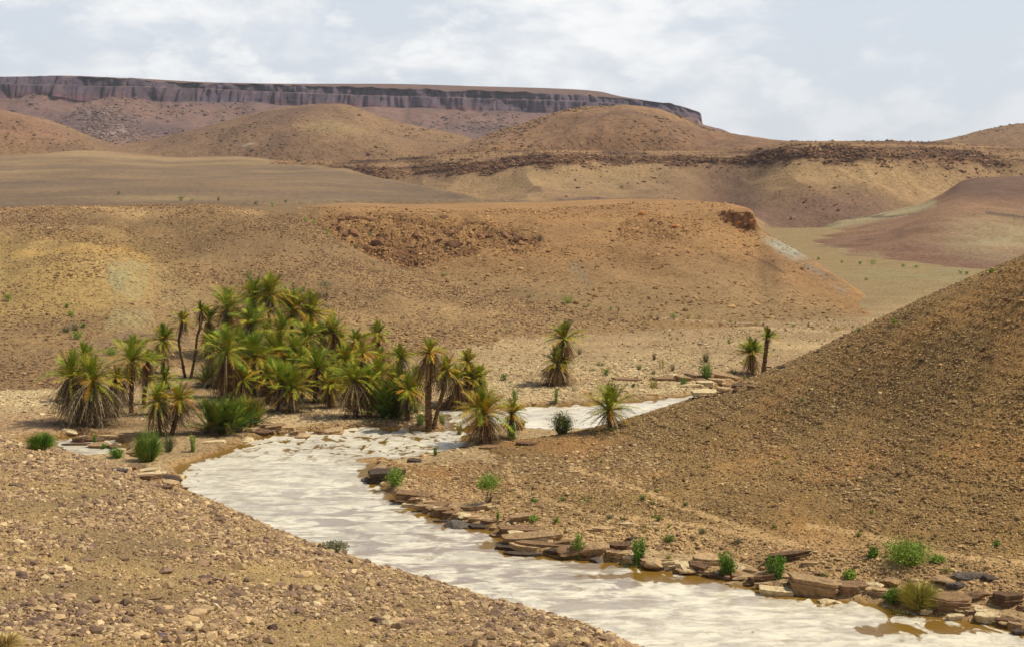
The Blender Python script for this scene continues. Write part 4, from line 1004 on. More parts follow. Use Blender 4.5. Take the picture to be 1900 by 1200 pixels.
BRN = srgb(136, 106, 76); PNK = srgb(158, 128, 92); TAN = srgb(182, 150, 108); CRM = srgb(202, 178, 134); DRK = srgb(84, 70, 58); GRY = srgb(98, 88, 78); DBR = srgb(108, 82, 60)
for a in [
    # px, py, w, h, colour, kind, depth, tilt, label
    (712, 892, 82, 24, DRK, 's', .8, 0, 'big dark block jutting into the river beside the light green bush'),
    (680, 893, 20, 15, GRY, 'b', .8, 0, 'small grey stone touching the water end of the dark jutting block'),
    (768, 857, 30, 9, DRK, 's', .6, .08, 'flat black-brown rock lying alone at the tip of the stony hill'),
    (772, 926, 96, 18, BRN, 's', .7, .10, 'long brown slab just below the light green bush at the bend'),
    (816, 940, 56, 15, BRN, 'b', .7, .0, 'rounded brown rock between the long bend slab and the split boulder'),
    (852, 944, 52, 19, PNK, 'b', .8, .0, 'pinkish split boulder on the bank below the small green tree'),
    (886, 946, 66, 14, TAN, 's', .8, -.1, 'pale tan slab at the shaded foot of the small green tree'),
    (742, 930, 26, 10, CRM, 'b', .8, 0, 'cream stone at the water edge below the long bend slab'),
    (766, 940, 48, 8, CRM, 's', .7, 0, 'thin cream slab at the waterline left of the rounded brown rock'),
    (852, 979, 56, 20, GRY, 'b', .6, .15, 'dark grey boulder standing in the water edge before the slab pile'),
    (886, 981, 46, 11, DRK, 's', .6, .05, 'flat dark stone right of the grey boulder in the water edge'),
    (822, 968, 42, 5, DRK, 's', .6, 0, 'thin dark stone left of the grey boulder in the water edge'),
    (972, 968, 72, 17, PNK, 's', .8, -.14, 'pink tilted slab lying uppermost behind the slab pile'),
    (940, 978, 16, 24, CRM, 'b', .6, .5, 'pale leaning stone at the left end of the slab pile'),
    (968, 987, 104, 12, BRN, 's', .7, 0, 'wide thin brown slab below the pink tilted slab'),
    (988, 1003, 124, 20, PNK, 's', .7, -.05, 'widest pinkish brown slab in the middle of the slab pile'),
    (1004, 1015, 112, 10, BRN, 's', .6, .03, 'thin brown slab under the widest slab of the pile'),
    (980, 1024, 84, 12, TAN, 's', .6, .05, 'yellowish slab near the bottom left of the slab pile'),
    (938, 1020, 46, 14, DRK, 's', .7, 0, 'dark slab at the left foot of the slab pile by the water'),
    (972, 1031, 92, 9, DRK, 's', .6, 0, 'lowest dark slab of the pile resting in the ochre water'),
    (1046, 1014, 62, 17, BRN, 's', .7, -.2, 'brown slab tilted up towards the green plant in the pile'),
    (1062, 1038, 88, 24, BRN, 'b', .6, 0, 'bulky brown rock at the foot of the green plant in the pile'),
    (1028, 1032, 40, 15, DRK, 'b', .7, 0, 'dark rounded rock below the tilted slab of the pile'),
    (1104, 1032, 62, 36, PNK, 'b', .7, 0, 'large angular block right of the green plant in the slab pile'),
    (1108, 1043, 32, 17, GRY, 'b', .8, 0, 'round grey stone in front of the large angular block'),
    (1152, 1020, 54, 20, DBR, 's', .8, 0, 'dark shaded ledge stone right of the large angular block'),
    (1178, 1018, 66, 9, TAN, 's', .7, 0, 'flat pale slab capping the dark ledge stone'),
    (1170, 1036, 34, 12, CRM, 's', .7, .1, 'cream stone below the dark ledge stone'),
    (1120, 984, 56, 9, TAN, 's', .9, 0, 'lone flat tan slab on the sand above the slab pile'),
    (1164, 974, 30, 6, CRM, 's', .9, 0, 'small white flat stone on the slope above the slab pile'),
    (914, 942, 24, 5, CRM, 's', .9, 0, 'small white flat stone right of the small green tree'),
    (1217, 1056, 46, 21, TAN, 'b', .8, 0, 'tan boulder at the waterline left of the pale angular block'),
    (1275, 1063, 52, 31, CRM, 'b', .8, 0, 'pale angular block at the waterline with the cleanest face'),
    (1314, 1048, 62, 25, TAN, 's', .8, .1, 'tan slab between the pale angular block and a leafy green plant'),
    (1236, 1038, 48, 14, PNK, 's', .8, 0, 'pinkish slab behind the tan waterline boulder'),
    (1374, 1056, 22, 14, CRM, 'b', .8, 0, 'small cream stone right of the leafy green plant'),
    (1394, 1062, 26, 17, PNK, 'b', .8, 0, 'small pinkish stone right of the small cream stone'),
    (1466, 1041, 92, 19, DBR, 's', .5, -.14, 'dark brown slab tilted over the tall green weed'),
    (1504, 1049, 50, 8, TAN, 's', .7, 0, 'thin tan slab under the tilted dark brown slab'),
    (1442, 1106, 84, 24, CRM, 's', .8, .08, 'broad cream slab sloping into the water'),
    (1522, 1106, 124, 36, PNK, 's', .7, .08, 'largest brown slab of the bank right of the broad cream slab'),
    (1584, 1104, 66, 26, BRN, 's', .8, .0, 'brown slab butted against the largest bank slab'),
    (1534, 1118, 44, 13, CRM, 'b', .7, 0, 'cream stone in the water before the largest bank slab'),
    (1556, 1119, 16, 7, CRM, 'b', .8, 0, 'tiny cream stone in the water before the largest bank slab'),
    (1622, 1092, 38, 25, CRM, 'b', .8, 0, 'squarish cream block left of the yellowish tall bush'),
    (1656, 1088, 42, 22, PNK, 'b', .8, 0, 'pinkish block touching the yellowish tall bush'),
    (1632, 1107, 38, 9, TAN, 's', .8, 0, 'thin tan slab under the squarish cream block'),
    (1766, 1132, 90, 38, BRN, 's', .7, 0, 'thick layered brown rock right of the yellowish tall bush'),
    (1776, 1094, 52, 17, GRY, 's', .8, -.1, 'grey slab resting above the thick layered rock'),
    (1802, 1074, 62, 17, GRY, 'b', .7, 0, 'dark blue-grey rock highest on the right bank'),
    (1838, 1078, 44, 15, DRK, 'b', .7, .1, 'dark rock right of the blue-grey rock'),
    (1752, 1084, 44, 18, PNK, 'b', .8, 0, 'pink rock left of the grey resting slab'),
    (1816, 1112, 44, 20, BRN, 'b', .8, 0, 'brown rock right of the thick layered rock'),
    (1876, 1124, 66, 26, DBR, 's', .8, .1, 'dark brown slab near the right edge of the photo'),
    (1720, 1140, 34, 12, CRM, 's', .7, .1, 'cream stone under the yellowish tall bush'),
    (1774, 1150, 46, 11, CRM, 's', .7, 0, 'cream slab below the thick layered rock'),
    (1838, 1155, 56, 18, CRM, 's', .8, 0, 'larger cream slab at the waterline near the right edge'),
    (1872, 1164, 38, 13, TAN, 'b', .8, 0, 'tan stone right of the larger cream waterline slab'),
    (1893, 1178, 34, 15, DRK, 's', .8, 0, 'dark slab cut by the right edge of the photo'),
    (313, 892, 50, 26, DRK, 'b', .7, 0, 'dark brown boulder on the left bank where the river begins'),
    (292, 905, 62, 8, DBR, 's', .7, 0, 'thin brown slab under the dark left bank boulder'),
    (262, 888, 70, 14, BRN, 's', .9, 0, 'flat brown slab left of the dark left bank boulder'),
    (246, 868, 42, 12, GRY, 'b', .7, 0, 'dark grey stone by the left pool below the reedy bush'),
    (216, 874, 48, 9, GRY, 's', .8, 0, 'flat grey slab left of the dark grey pool stone'),
    (330, 905, 44, 5, BRN, 's', .6, 0, 'thin brown slab poking into the river under the left boulder'),
    (140, 826, 70, 6, DBR, 's', .6, 0, 'thin dark ledge stone splitting the two left pools'),
    (206, 814, 62, 9, TAN, 's', .8, 0, 'tan slab behind the left pool'),
    (238, 810, 46, 9, PNK, 's', .8, 0, 'pinkish slab behind the left pool right of the tan one'),
    (274, 812, 42, 9, DBR, 's', .8, 0, 'dark brown slab under the leaning palm pair'),
    (400, 822, 48, 7, CRM, 's', .7, 0, 'cream flat slab below the dark palm thicket'),
    (454, 818, 36, 11, CRM, 'b', .8, .0, 'cream boulder on the sand right of the dark palm thicket'),
    (526, 803, 60, 15, TAN, 's', .7, .05, 'layered tan slab on the north bank above the river'),
    (504, 794, 54, 12, PNK, 's', .8, 0, 'pinkish slab behind the layered tan slab'),
    (480, 806, 36, 10, DBR, 'b', .8, 0, 'brown stone left of the layered tan slab'),
    (1277, 697, 18, 9, DRK, 'b', .8, 0, 'small dark block left of the grey-green bush at the upper river'),
    (1300, 708, 36, 15, BRN, 'b', .8, 0, 'brown block under the grey-green bush at the upper river'),
    (1346, 702, 66, 13, PNK, 's', .7, .2, 'tilted pink slab right of the grey-green bush'),
    (1318, 731, 92, 11, CRM, 's', .5, .03, 'broad cream shelf overhanging the head of the upper river'),
    (1356, 724, 60, 8, TAN, 's', .7, 0, 'tan shelf right of the broad cream shelf'),
    (1282, 718, 60, 7, CRM, 's', .7, 0, 'cream shelf behind the head of the upper river'),
    (1166, 706, 64, 8, BRN, 's', .7, 0, 'low brown ledge stone among the wash bushes'),
    (1238, 707, 56, 11, BRN, 's', .7, 0, 'brown ledge stone beside the round green wash bush'),
    (1208, 733, 34, 5, TAN, 's', .7, 0, 'small tan shelf above the upper river'),
    (1455, 681, 22, 8, DRK, 'b', .8, 0, 'small dark rock right of the twin palms'),
    (1434, 682, 26, 7, PNK, 's', .8, 0, 'small pink slab beside the twin palms'),
    (1578, 642, 16, 6, DRK, 'b', .8, 0, 'dark rock in the wash near the stony hill edge'),
    (1520, 652, 14, 5, DRK, 'b', .8, 0, 'dark stone in the wash left of the stony hill edge'),
    (1300, 640, 12, 4, DRK, 'b', .8, 0, 'tiny dark stone on the wash above the grey-green bush'),
    (228, 634, 118, 6, DBR, 's', .25, 0, 'long thin rock ledge at the foot of the green clay scar'),
    (1175, 1000, 30, 6, DRK, 'b', .8, 0, 'low dark stone on the slope above the tall green plant'),
    (1713, 669, 14, 8, DRK, 'b', .8, 0, 'lone blackish boulder half way up the stony hill'),
    (865, 831, 20, 6, DRK, 'b', .7, 0, 'small dark stone in front of the yellow-green palm'),
    (905, 833, 44, 8, BRN, 's', .7, 0, 'brown slab at the foot of the yellow-green palm'),
    (976, 826, 44, 8, DBR, 's', .7, 0, 'dark slab on the tip of land beside the round bush'),
    ]:
    rock('rock', a[8], a[0], a[1], a[2], a[3], a[4], 'slab' if a[5] == 's' else 'boulder', a[6], tilt=a[7])
# small fillers wedged in the slab bank
for (x0, y0, x1, y1, k) in [(735, 925, 920, 978, 26), (920, 990, 1190, 1042, 30), (1190, 1045, 1420, 1088, 34), (1420, 1070, 1690, 1112, 26), (1700, 1100, 1890, 1165, 30), (230, 868, 330, 900, 12), (1240, 700, 1400, 725, 12), (420, 800, 620, 812, 12), (120, 812, 280, 850, 12)]:
    for i in range(k):
        t_ = (i + R.uniform(0.1, 0.9)) / k
        w = R.uniform(16, 46)
        rock('rock', 'small broken slab wedged among the larger bank rocks', x0 + (x1 - x0) * t_, y0 + (y1 - y0) * t_ + R.uniform(-8, 6), w, w * R.uniform(.2, .45), R.choice([BRN, PNK, TAN, CRM, DBR, TAN]),
             R.choice(['slab', 'slab', 'slab', 'boulder']), .8, tilt=R.uniform(-.15, .15), group='small broken slabs along the banks')
# boulders weathered out of the orange hill
RUS = srgb(138, 100, 70); RUD = srgb(112, 80, 56)
rock('boulder', 'largest rusty boulder alone below the rim of the orange hill', 842, 461, 28, 14, RUD, 'boulder', .8)
rock('boulder', 'dark boulder alone near the flat top of the orange hill', 822, 406, 18, 8, RUD, 'boulder', .8)
for (x, y, w, h) in [(650, 407, 18, 8), (668, 408, 16, 8), (687, 412, 22, 10), (838, 438, 16, 9), (816, 447, 10, 7), (872, 441, 8, 5), (892, 444, 18, 11), (908, 442, 10, 7), (935, 443, 18, 12), (961, 449, 17, 12), (990, 451, 11, 8),
                     (738, 476, 26, 10), (738, 485, 12, 6), (683, 468, 24, 13), (700, 456, 24, 13), (640, 442, 14, 12), (655, 438, 20, 14), (770, 442, 14, 12), (782, 446, 12, 8), (716, 484, 10, 5), (788, 457, 10, 6), (808, 463, 8, 5), (872, 454, 10, 6), (630, 425, 16, 8), (612, 432, 14, 8), (720, 468, 12, 6), (925, 432, 8, 5), (635, 410, 16, 6), (620, 418, 12, 6), (880, 428, 8, 5)]:
    rock('boulder', 'rusty brown boulder in the eroded gully across the orange hill', x, y, w, h, RUS if R.random() < .6 else RUD, 'boulder', .8, group='rusty boulders in the gully of the orange hill')
for (x, y, w, h) in [(1190, 400, 16, 8), (1212, 411, 12, 7), (1225, 416, 10, 6), (1252, 422, 14, 6), (1270, 430, 10, 5), (1150, 428, 10, 6), (1162, 440, 8, 5), (1345, 396, 14, 6), (1362, 400, 14, 8), (1378, 406, 16, 9), (1390, 400, 14, 9), (1372, 418, 14, 7), (1388, 422, 16, 8), (1398, 415, 12, 9), (1358, 410, 10, 5)]:
    rock('boulder', 'orange boulder breaking out near the right rim of the orange hill', x, y, w, h, srgb(176, 116, 70) if R.random() < .6 else RUS, 'boulder', .8, group='orange boulders near the rim of the orange hill')
# stones picked out on the near slope
DS = srgb(112, 88, 76); MS = srgb(140, 112, 90)
for (x, y, w, h, c, lb) in [(157, 1040, 28, 17, MS, 'brown wedge-shaped stone on the near slope above the dark leaning one'), (40, 1072, 24, 20, DS, 'dark leaning stone near the left edge of the near slope'), (118, 1090, 26, 19, MS, 'rounded brown stone with a shaded front on the near slope'),
        (140, 1144, 26, 14, DS, 'smooth grey-brown stone right of the long flat stone'), (72, 1150, 40, 13, DS, 'long flat dark stone low on the near slope'), (505, 1168, 24, 22, srgb(84, 64, 56), 'darkest upright stone at the bottom of the near slope'),
        (698, 1155, 28, 22, DS, 'dark stone low on the near slope towards the river'), (305, 1142, 36, 15, MS, 'wide brown stone on the lower near slope'), (380, 1073, 30, 12, DS, 'dark stone with a pointed end in the middle of the near slope'),
        (455, 1122, 20, 14, DS, 'dark half of the stone pair in the lower near slope'), (437, 1117, 16, 12, MS, 'brown half of the stone pair in the lower near slope'), (535, 1134, 28, 15, MS, 'brown stone right of the stone pair'),
        (332, 1176, 30, 16, srgb(124, 114, 104), 'grey stone near the bottom of the near slope'), (296, 1180, 26, 16, srgb(112, 92, 92), 'purplish stone left of the grey bottom stone'), (303, 1062, 32, 14, MS, 'pale-topped brown stone in the middle of the near slope'),
        (372, 1078, 16, 14, srgb(168, 124, 92), 'reddish cube-like stone in the middle of the near slope'), (28, 900, 28, 8, DS, 'dark flat stone high at the left edge of the near slope'), (272, 938, 22, 9, DS, 'dark stone near the crest of the near slope'),
        (45, 1000, 24, 11, MS, 'brown stone at the left of the near slope below the crest'), (10, 1160, 26, 14, DS, 'dark stone cut by the left edge above the dry grass'), (785, 1103, 30, 8, DS, 'flat dark stone on the crest line by the river'), (970, 1142, 22, 9, DS, 'dark stone on the low crest right of the flat one'),
        (165, 1015, 26, 9, MS, 'flat brown stone upper middle of the near slope'), (640, 1090, 22, 10, MS, 'brown stone near the right crest of the near slope'), (890, 1150, 20, 10, MS, 'brown stone far right on the near slope'), (420, 1000, 18, 9, DS, 'small dark stone below the middle of the crest')]:
    rock('stone', lb, x, y, w, h, c, 'boulder', .8, sink=.2)

# ------------------------------------------------------------------ palms
def tube(points, radii, sides=9, seed=0, rings=True):
    pts = [Vector(p) for p in points]
    # resample
    P_ = []; Rr = []
    for i in range(len(pts) - 1):
        n = max(3, int((pts[i + 1] - pts[i]).length / 0.12))
        for j in range(n):
            t_ = j / n; P_.append(pts[i].lerp(pts[i + 1], t_)); Rr.append(radii[i] * (1 - t_) + radii[i + 1] * t_)
    P_.append(pts[-1]); Rr.append(radii[-1])
    if len(pts) > 2:
        for _ in range(6):
            Q_ = list(P_)
            for i in range(1, len(P_) - 1): Q_[i] = (P_[i - 1] + P_[i] * 2 + P_[i + 1]) / 4
            P_ = Q_
    V_ = []; r = random.Random(seed)
    for i, p in enumerate(P_):
        bump = 1 + (0.14 if i % 2 else -0.06) * (1 if rings else 0)
        for k in range(sides):
            a = 2 * math.pi * (k + 0.5 * (i % 2)) / sides
            rr = Rr[i] * bump * r.uniform(.88, 1.12)
            V_.append((p.x + math.cos(a) * rr, p.y + math.sin(a) * rr, p.z))
    fl = []; n = len(P_)
    for i in range(n - 1):
        for k in range(sides):
            k2 = (k + 1) % sides
            fl.append([i * sides + k, i * sides + k2, (i + 1) * sides + k2, (i + 1) * sides + k])
    return np.array(V_), np.array(fl)

def fronds(n, az, el, length, droop, c, seed, curl=0.0, pairs=12, leaf=0.26, width=0.045, cols_=None, fold=0.5, start=0.12, rachis=0.02):
    """n feather leaves from the crown point c: arrays az, el, length, droop; one triangle strip of leaflets on each side"""
    r = np.random.default_rng(seed)
    K = 6
    t = np.linspace(0, 1, K)
    d = np.stack([np.cos(az) * np.cos(el), np.sin(az) * np.cos(el), np.sin(el)], -1)
    side = np.stack([-np.sin(az), np.cos(az), 0 * az], -1)
    tw = r.normal(0, 0.35, n)
    upv = np.cross(side, d) * -1
    upv = np.where(upv[:, 2:3] < 0, -upv, upv)
    side = side * np.cos(tw)[:, None] + upv * np.sin(tw)[:, None]
    def pos(tt):
        tt = np.asarray(tt)
        p = c + d[:, None, :] * (length[:, None] * tt)[..., None]
        p = p + side[:, None, :] * ((r_curl * length)[:, None] * tt ** 2)[..., None]
        p[..., 2] -= (droop * length)[:, None] * tt ** 2
        return p
    r_curl = r.normal(0, 0.08 + curl, n)
    ct = pos(np.broadcast_to(t, (n, K)))
    wd = rachis * (1 - 0.7 * t)
    a = ct - side[:, None, :] * wd[None, :, None]; b = ct + side[:, None, :] * wd[None, :, None]
    V1 = np.stack([a, b], 2).reshape(n, K * 2, 3)
    q = np.array([[2 * i, 2 * i + 1, 2 * i + 3, 2 * i + 2] for i in range(K - 1)])
    F1 = (q[None] + (np.arange(n) * K * 2)[:, None, None]).reshape(-1, 4)
    # leaflets
    m = pairs
    lt = np.linspace(start, 0.99, m)[None, :] + r.uniform(-0.02, 0.02, (n, m)); lt = np.clip(lt, 0, 1)
    pb = pos(lt); pf = pos(np.clip(lt + 0.04, 0, 1.05))
    tang = pf - pb; tang /= np.linalg.norm(tang, axis=-1, keepdims=True) + 1e-9
    Vs = []; Fs = []
    prof = leaf * length[:, None] * (0.45 + 0.75 * np.sin(np.pi * np.clip(lt * 0.9 + 0.08, 0, 1)))
    for sgn in (-1, 1):
        ll = prof * r.uniform(0.75, 1.15, (n, m))
        dirv = tang * 1.0 + sgn * side[:, None, :] * r.uniform(0.4, 0.7, (n, m))[..., None] + upv[:, None, :] * fold * r.uniform(0.1, 0.6, (n, m))[..., None]
        dirv /= np.linalg.norm(dirv, axis=-1, keepdims=True)
        tip = pb + dirv * ll[..., None]; tip[..., 2] -= 0.10 * ll + droop[:, None] * 0.2 * ll
        w_ = tang * width
        Vs.append(np.stack([pb - w_, pb + w_, tip + w_ * 0.15], 2).reshape(n, m * 3, 3))
    V2 = np.concatenate(Vs, 1)
    k = V2.shape[1]
    F2 = (np.arange(n * k).reshape(-1, 3)) + n * K * 2
    verts = np.concatenate([V1.reshape(-1, 3), V2.reshape(-1, 3)])
    cl = np.concatenate([np.repeat(cols_ * 0.95, K * 2, 0), np.repeat(cols_, k, 0)])
    flat = np.concatenate([F1.ravel(), F2.ravel()]); tot = np.concatenate([np.full(len(F1), 4), np.full(len(F2), 3)])
    return verts, flat, tot, cl

def merge(parts):
    off = 0; vs = []; fs = []; ts = []; cs_ = []
    for v, f, t_, c in parts:
        vs.append(v); fs.append(f + off); ts.append(t_); cs_.append(c); off += len(v)
    return np.concatenate(vs), np.concatenate(fs), np.concatenate(ts), np.concatenate(cs_)

GREEN = [srgb(92, 128, 22), srgb(114, 146, 30), srgb(54, 86, 16), srgb(138, 160, 40)]
YEL = [srgb(176, 160, 42), srgb(198, 154, 42), srgb(138, 136, 36), srgb(190, 124, 42)]
DEAD = [srgb(118, 90, 56), srgb(160, 130, 86), srgb(90, 66, 40), srgb(188, 162, 116), srgb(128, 84, 46), srgb(78, 56, 34)]
GREYD = [srgb(118, 98, 68), srgb(186, 166, 128), srgb(86, 68, 44), srgb(106, 84, 54), srgb(70, 54, 34), srgb(92, 72, 46)]
BROWN = [srgb(122, 90, 58), srgb(146, 108, 68), srgb(98, 72, 48), srgb(166, 130, 84)]
def pick(pal, n, r, var=0.18):
    pal = np.array(pal); c = pal[r.integers(0, len(pal), n)]
    return c * r.uniform(1 - var, 1 + var, (n, 1))

_pn = [0]
def palm(label, base, crown, Rp, skirt=(30, 20), mids=(), g=34, y=18, dd=60, tone=0.0, tr=0.17, dark=0.0, dpal=None, depth=None, lean_y=0.0, group='wild date palms along the river'):
    """date palm: base and crown in photo pixels, Rp = reach of the green leaves, skirt = (length, half width) of the dead ones"""
    _pn[0] += 1; seed = 1000 + _pn[0] * 7
    r = np.random.default_rng(seed)
    dd = int(dd * 1.7)
    loc, _, _ = cast(*base)
    if depth is not None: loc = Vector(ray_pt(base[0], base[1], depth))
    D = loc.y; mpp = D / F
    z0 = ground_z(loc.x, D)
    cx, _, cz = ray_pt(crown[0], crown[1], D)
    B = Vector((loc.x, D, z0)); Cn = Vector((cx, D + lean_y, cz))
    root = empty('palm_tree', B, label, 'palm', group)
    pts = [B - Vector((0, 0, .15))] + [Vector(ray_pt(m_[0], m_[1], D)) for m_ in mids] + [Cn]
    if (Cn - B).length > 0.35:
        tv, tf = tube(pts, [tr * 1.15] + [tr] * len(mids) + [tr * 0.95], seed=seed)
        tv = tv - np.array(B)
        tcn_ = np.array(pick(BROWN, len(tv), r, .35)) * (0.4 if dark else 0.65)
        link('trunk', make_mesh('trunk', tv, tf.ravel(), np.full(len(tf), 4), tcn_, M_bark, False), root)
    c0 = np.array(Cn - B)
    Rm = Rp * mpp * 1.34
    parts = []
    n = int(g * 1.6)
    u = r.random(n)
    el = np.radians(14 + 74 * u ** 0.95); az = r.uniform(0, 2 * np.pi, n)
    ln = Rm * (0.90 + 0.35 * r.random(n)) * (1.18 - 0.22 * np.sin(el))
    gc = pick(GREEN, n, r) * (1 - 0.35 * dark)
    mixy = np.clip(r.normal(0.15 + tone, 0.18, n) + 0.35 * (1 - u), 0, 1)[:, None]
    gc = gc * (1 - mixy) + pick(YEL, n, r) * mixy
    lw = max(0.035, 0.85 * mpp)
    parts.append(fronds(n, az, el, ln, r.uniform(0.10, 0.55, n), c0, seed + 1, cols_=gc, width=lw * 1.25, leaf=0.24, rachis=.035))
    if y:
        n = int(y * 1.3)
        el = np.radians(r.uniform(-8, 34, n)); az = r.uniform(0, 2 * np.pi, n)
        ln = Rm * r.uniform(0.75, 1.12, n)
        yc = pick(YEL, n, r) * (1 - .2 * dark); mg = np.clip(r.normal(0.35 - tone, 0.25, n), 0, 1)[:, None]
        yc = yc * (1 - mg) + pick(GREEN, n, r) * mg
        parts.append(fronds(n, az, el, ln, r.uniform(0.25, 0.75, n), c0, seed + 2, cols_=yc, width=lw * 1.1, leaf=.22, rachis=.035))
    v, f, tt, cc_ = merge(parts)
    link('green_fronds', make_mesh('green_fronds', v, f, tt, np.clip(cc_, .01, 1), M_leaf, False), root)
    if dd and skirt[0] > 0:
        parts = []
        n = dd; SL = skirt[0] * mpp; SW = skirt[1] * mpp * 1.45
        pal = dpal or DEAD
        # arching out then hanging down
        az = r.uniform(0, 2 * np.pi, n); el = np.radians(r.uniform(-55, 5, n))
        out_ = r.uniform(0.35, 1.0, n)
        # reach: horizontal ~ SW*out, vertical ~ SL
        L_ = np.sqrt((SW * out_) ** 2 + (0.25 * SL) ** 2) * r.uniform(0.85, 1.1, n)
        dr = (SL * r.uniform(0.55, 1.05, n) - L_ * np.sin(-el).clip(0)) / L_
        parts.append(fronds(n, az, el, L_, np.clip(dr, 0.15, 4.0), c0 + np.array([0, 0, -0.03]), seed + 3, cols_=pick(pal, n, r, .25), width=lw * 0.95, leaf=0.14, fold=-0.2, curl=.1, rachis=.03, pairs=9))
        # older leaves lower on the trunk
        trunk_len = (Cn - B).length
        k = int(dd * 0.7)
        if SL > Rm * 0.5 and k:
            for q in range(3):
                h_ = (0.18 + 0.2 * q) * SL
                cpt = c0 - (c0 / max(trunk_len, .1)) * min(h_, trunk_len * .8)
                n = k // 3
                az = r.uniform(0, 2 * np.pi, n); el = np.radians(r.uniform(-70, -20, n))
                L_ = np.sqrt((SW * 0.85) ** 2 + (0.2 * SL) ** 2) * r.uniform(0.6, 1.1, n)
                parts.append(fronds(n, az, el, L_, r.uniform(0.2, 0.9, n) * min(1, (SL - h_) / SL + .3), cpt, seed + 9 + q, cols_=pick(pal, n, r, .3) * 0.88, width=lw * 0.95, leaf=0.14, fold=-0.1, curl=.12, pairs=9))
        v, f, tt, cc_ = merge(parts)
        gz = -0.02
        v[:, 2] = np.maximum(v[:, 2], gz + 0.04 * r.random(len(v)))
        link('dead_fronds', make_mesh('dead_fronds', v, f, tt, np.clip(cc_, .01, 1), M_dead, False), root)
    return root

def palm_shrub(label, base, w, h, tone=0.0, dark=0.3, n=150, group='low palm thickets without trunks', dead=40):
    """trunkless thicket of date palm suckers: leaves rising from many points on the ground"""
    _pn[0] += 1; seed = 3000 + _pn[0] * 7; r = np.random.default_rng(seed)
    loc, _, _ = cast(*base); D = loc.y; mpp = D / F; z0 = ground_z(loc.x, D)
    B = Vector((loc.x, D, z0)); root = empty('palm_shrub', B, label, 'palm', group)
    W = w * mpp / 2; Hh = h * mpp
    parts = []; k = 9; lw = max(0.035, 0.62 * mpp)
    for q in range(k):
        a = r.uniform(0, 2 * np.pi); rad = W * 0.55 * math.sqrt(r.random()); c0 = np.array([math.cos(a) * rad, math.sin(a) * rad * .8, 0.05])
        m_ = n // k
        el = np.radians(r.uniform(20, 88, m_)); az = r.uniform(0, 2 * np.pi, m_)
        ln = (Hh * 0.95 * np.sin(el) + W * 0.6 * np.cos(el)) * r.uniform(0.7, 1.1, m_)
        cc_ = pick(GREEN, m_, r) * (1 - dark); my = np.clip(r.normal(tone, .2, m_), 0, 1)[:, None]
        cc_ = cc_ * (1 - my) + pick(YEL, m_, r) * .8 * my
        parts.append(fronds(m_, az, el, ln, r.uniform(.1, .4, m_), c0, seed + q, cols_=cc_, width=lw * 1.5, leaf=.2, rachis=.035))
    v, f, tt, cc_ = merge(parts); v[:, 2] = np.maximum(v[:, 2], 0)
    link('green_fronds', make_mesh('green_fronds', v, f, tt, np.clip(cc_, .01, 1), M_leaf, False), root)
    if dead:
        n = dead
        az = r.uniform(0, 2 * np.pi, n); el = np.radians(r.uniform(5, 60, n)); ln = W * r.uniform(.7, 1.05, n)
        v, f, tt, cc_ = fronds(n, az, el, ln, r.uniform(.3, .9, n), np.array([0, 0, .2 * Hh]), seed + 50, cols_=pick(GREYD, n, r, .2) * .8, width=lw * .7)
        v[:, 2] = np.maximum(v[:, 2], 0.02)
        link('dead_fronds', make_mesh('dead_fronds', v, f, tt, np.clip(cc_, .01, 1), M_dead, False), root)
    return root

# left group
palm('palm at the back left of the big shaggy clump, green head just showing', (158, 742), (156, 662), 24, (20, 12), g=24, y=6)
palm('left head of the big shaggy clump nearest the near slope', (146, 784), (133, 700), 46, (74, 40), g=40, y=12, dd=110, dpal=GREYD)
palm('front yellow-green head of the big shaggy clump with leaves hanging to the ground', (172, 787), (172, 708), 44, (76, 60), g=34, y=26, dd=150, tone=.15, dpal=GREYD)
palm('short yellow-tinged palm squeezed right of the big shaggy clump', (216, 772), (217, 702), 24, (60, 26), g=20, y=14, dd=70, tone=.3, dpal=GREYD)
palm('green palm with a bare brown trunk right of the big shaggy clump', (243, 766), (245, 668), 40, (52, 20), g=38, y=14, dd=60)
palm('small palm leaning right behind the bare-trunked green palm', (266, 750), (274, 672), 24, (48, 18), g=20, y=10, dd=50)
palm('lone upright palm with drooping brown skirt left of the thin dark trunks', (302, 692), (302, 633), 29, (46, 24), g=32, y=16, dd=60)
palm('thin leaning palm with a small tuft on a dark curved trunk, left of its pair', (344, 700), (339, 596), 19, (24, 13), mids=[(337, 665), (331, 632)], g=20, y=8, dd=26, tone=.2, tr=.12, dark=.4)
palm('smallest tuft on the dark bent trunk, right of the thin leaning palm', (353, 703), (373, 577), 15, (24, 12), mids=[(362, 660), (366, 622), (372, 606)], g=18, y=5, dd=24, tr=.12, dark=.5)
palm('dark green palm behind the dark bent trunk', (381, 662), (388, 596), 27, (40, 17), g=28, y=6, dd=46, dark=.35, dpal=BROWN)
# front left pair
palm('green head rising behind the leaning pair at the pool', (306, 768), (306, 705), 24, (26, 16), g=24, y=10, dd=36)
palm('left palm of the leaning pair at the pool', (296, 806), (293, 744), 33, (52, 28), mids=[(293, 785)], g=26, y=24, dd=80, tone=.25)
palm('right palm of the leaning pair at the pool', (318, 806), (333, 742), 30, (42, 24), mids=[(325, 780)], g=24, y=22, dd=66, tone=.3, dpal=GREYD)
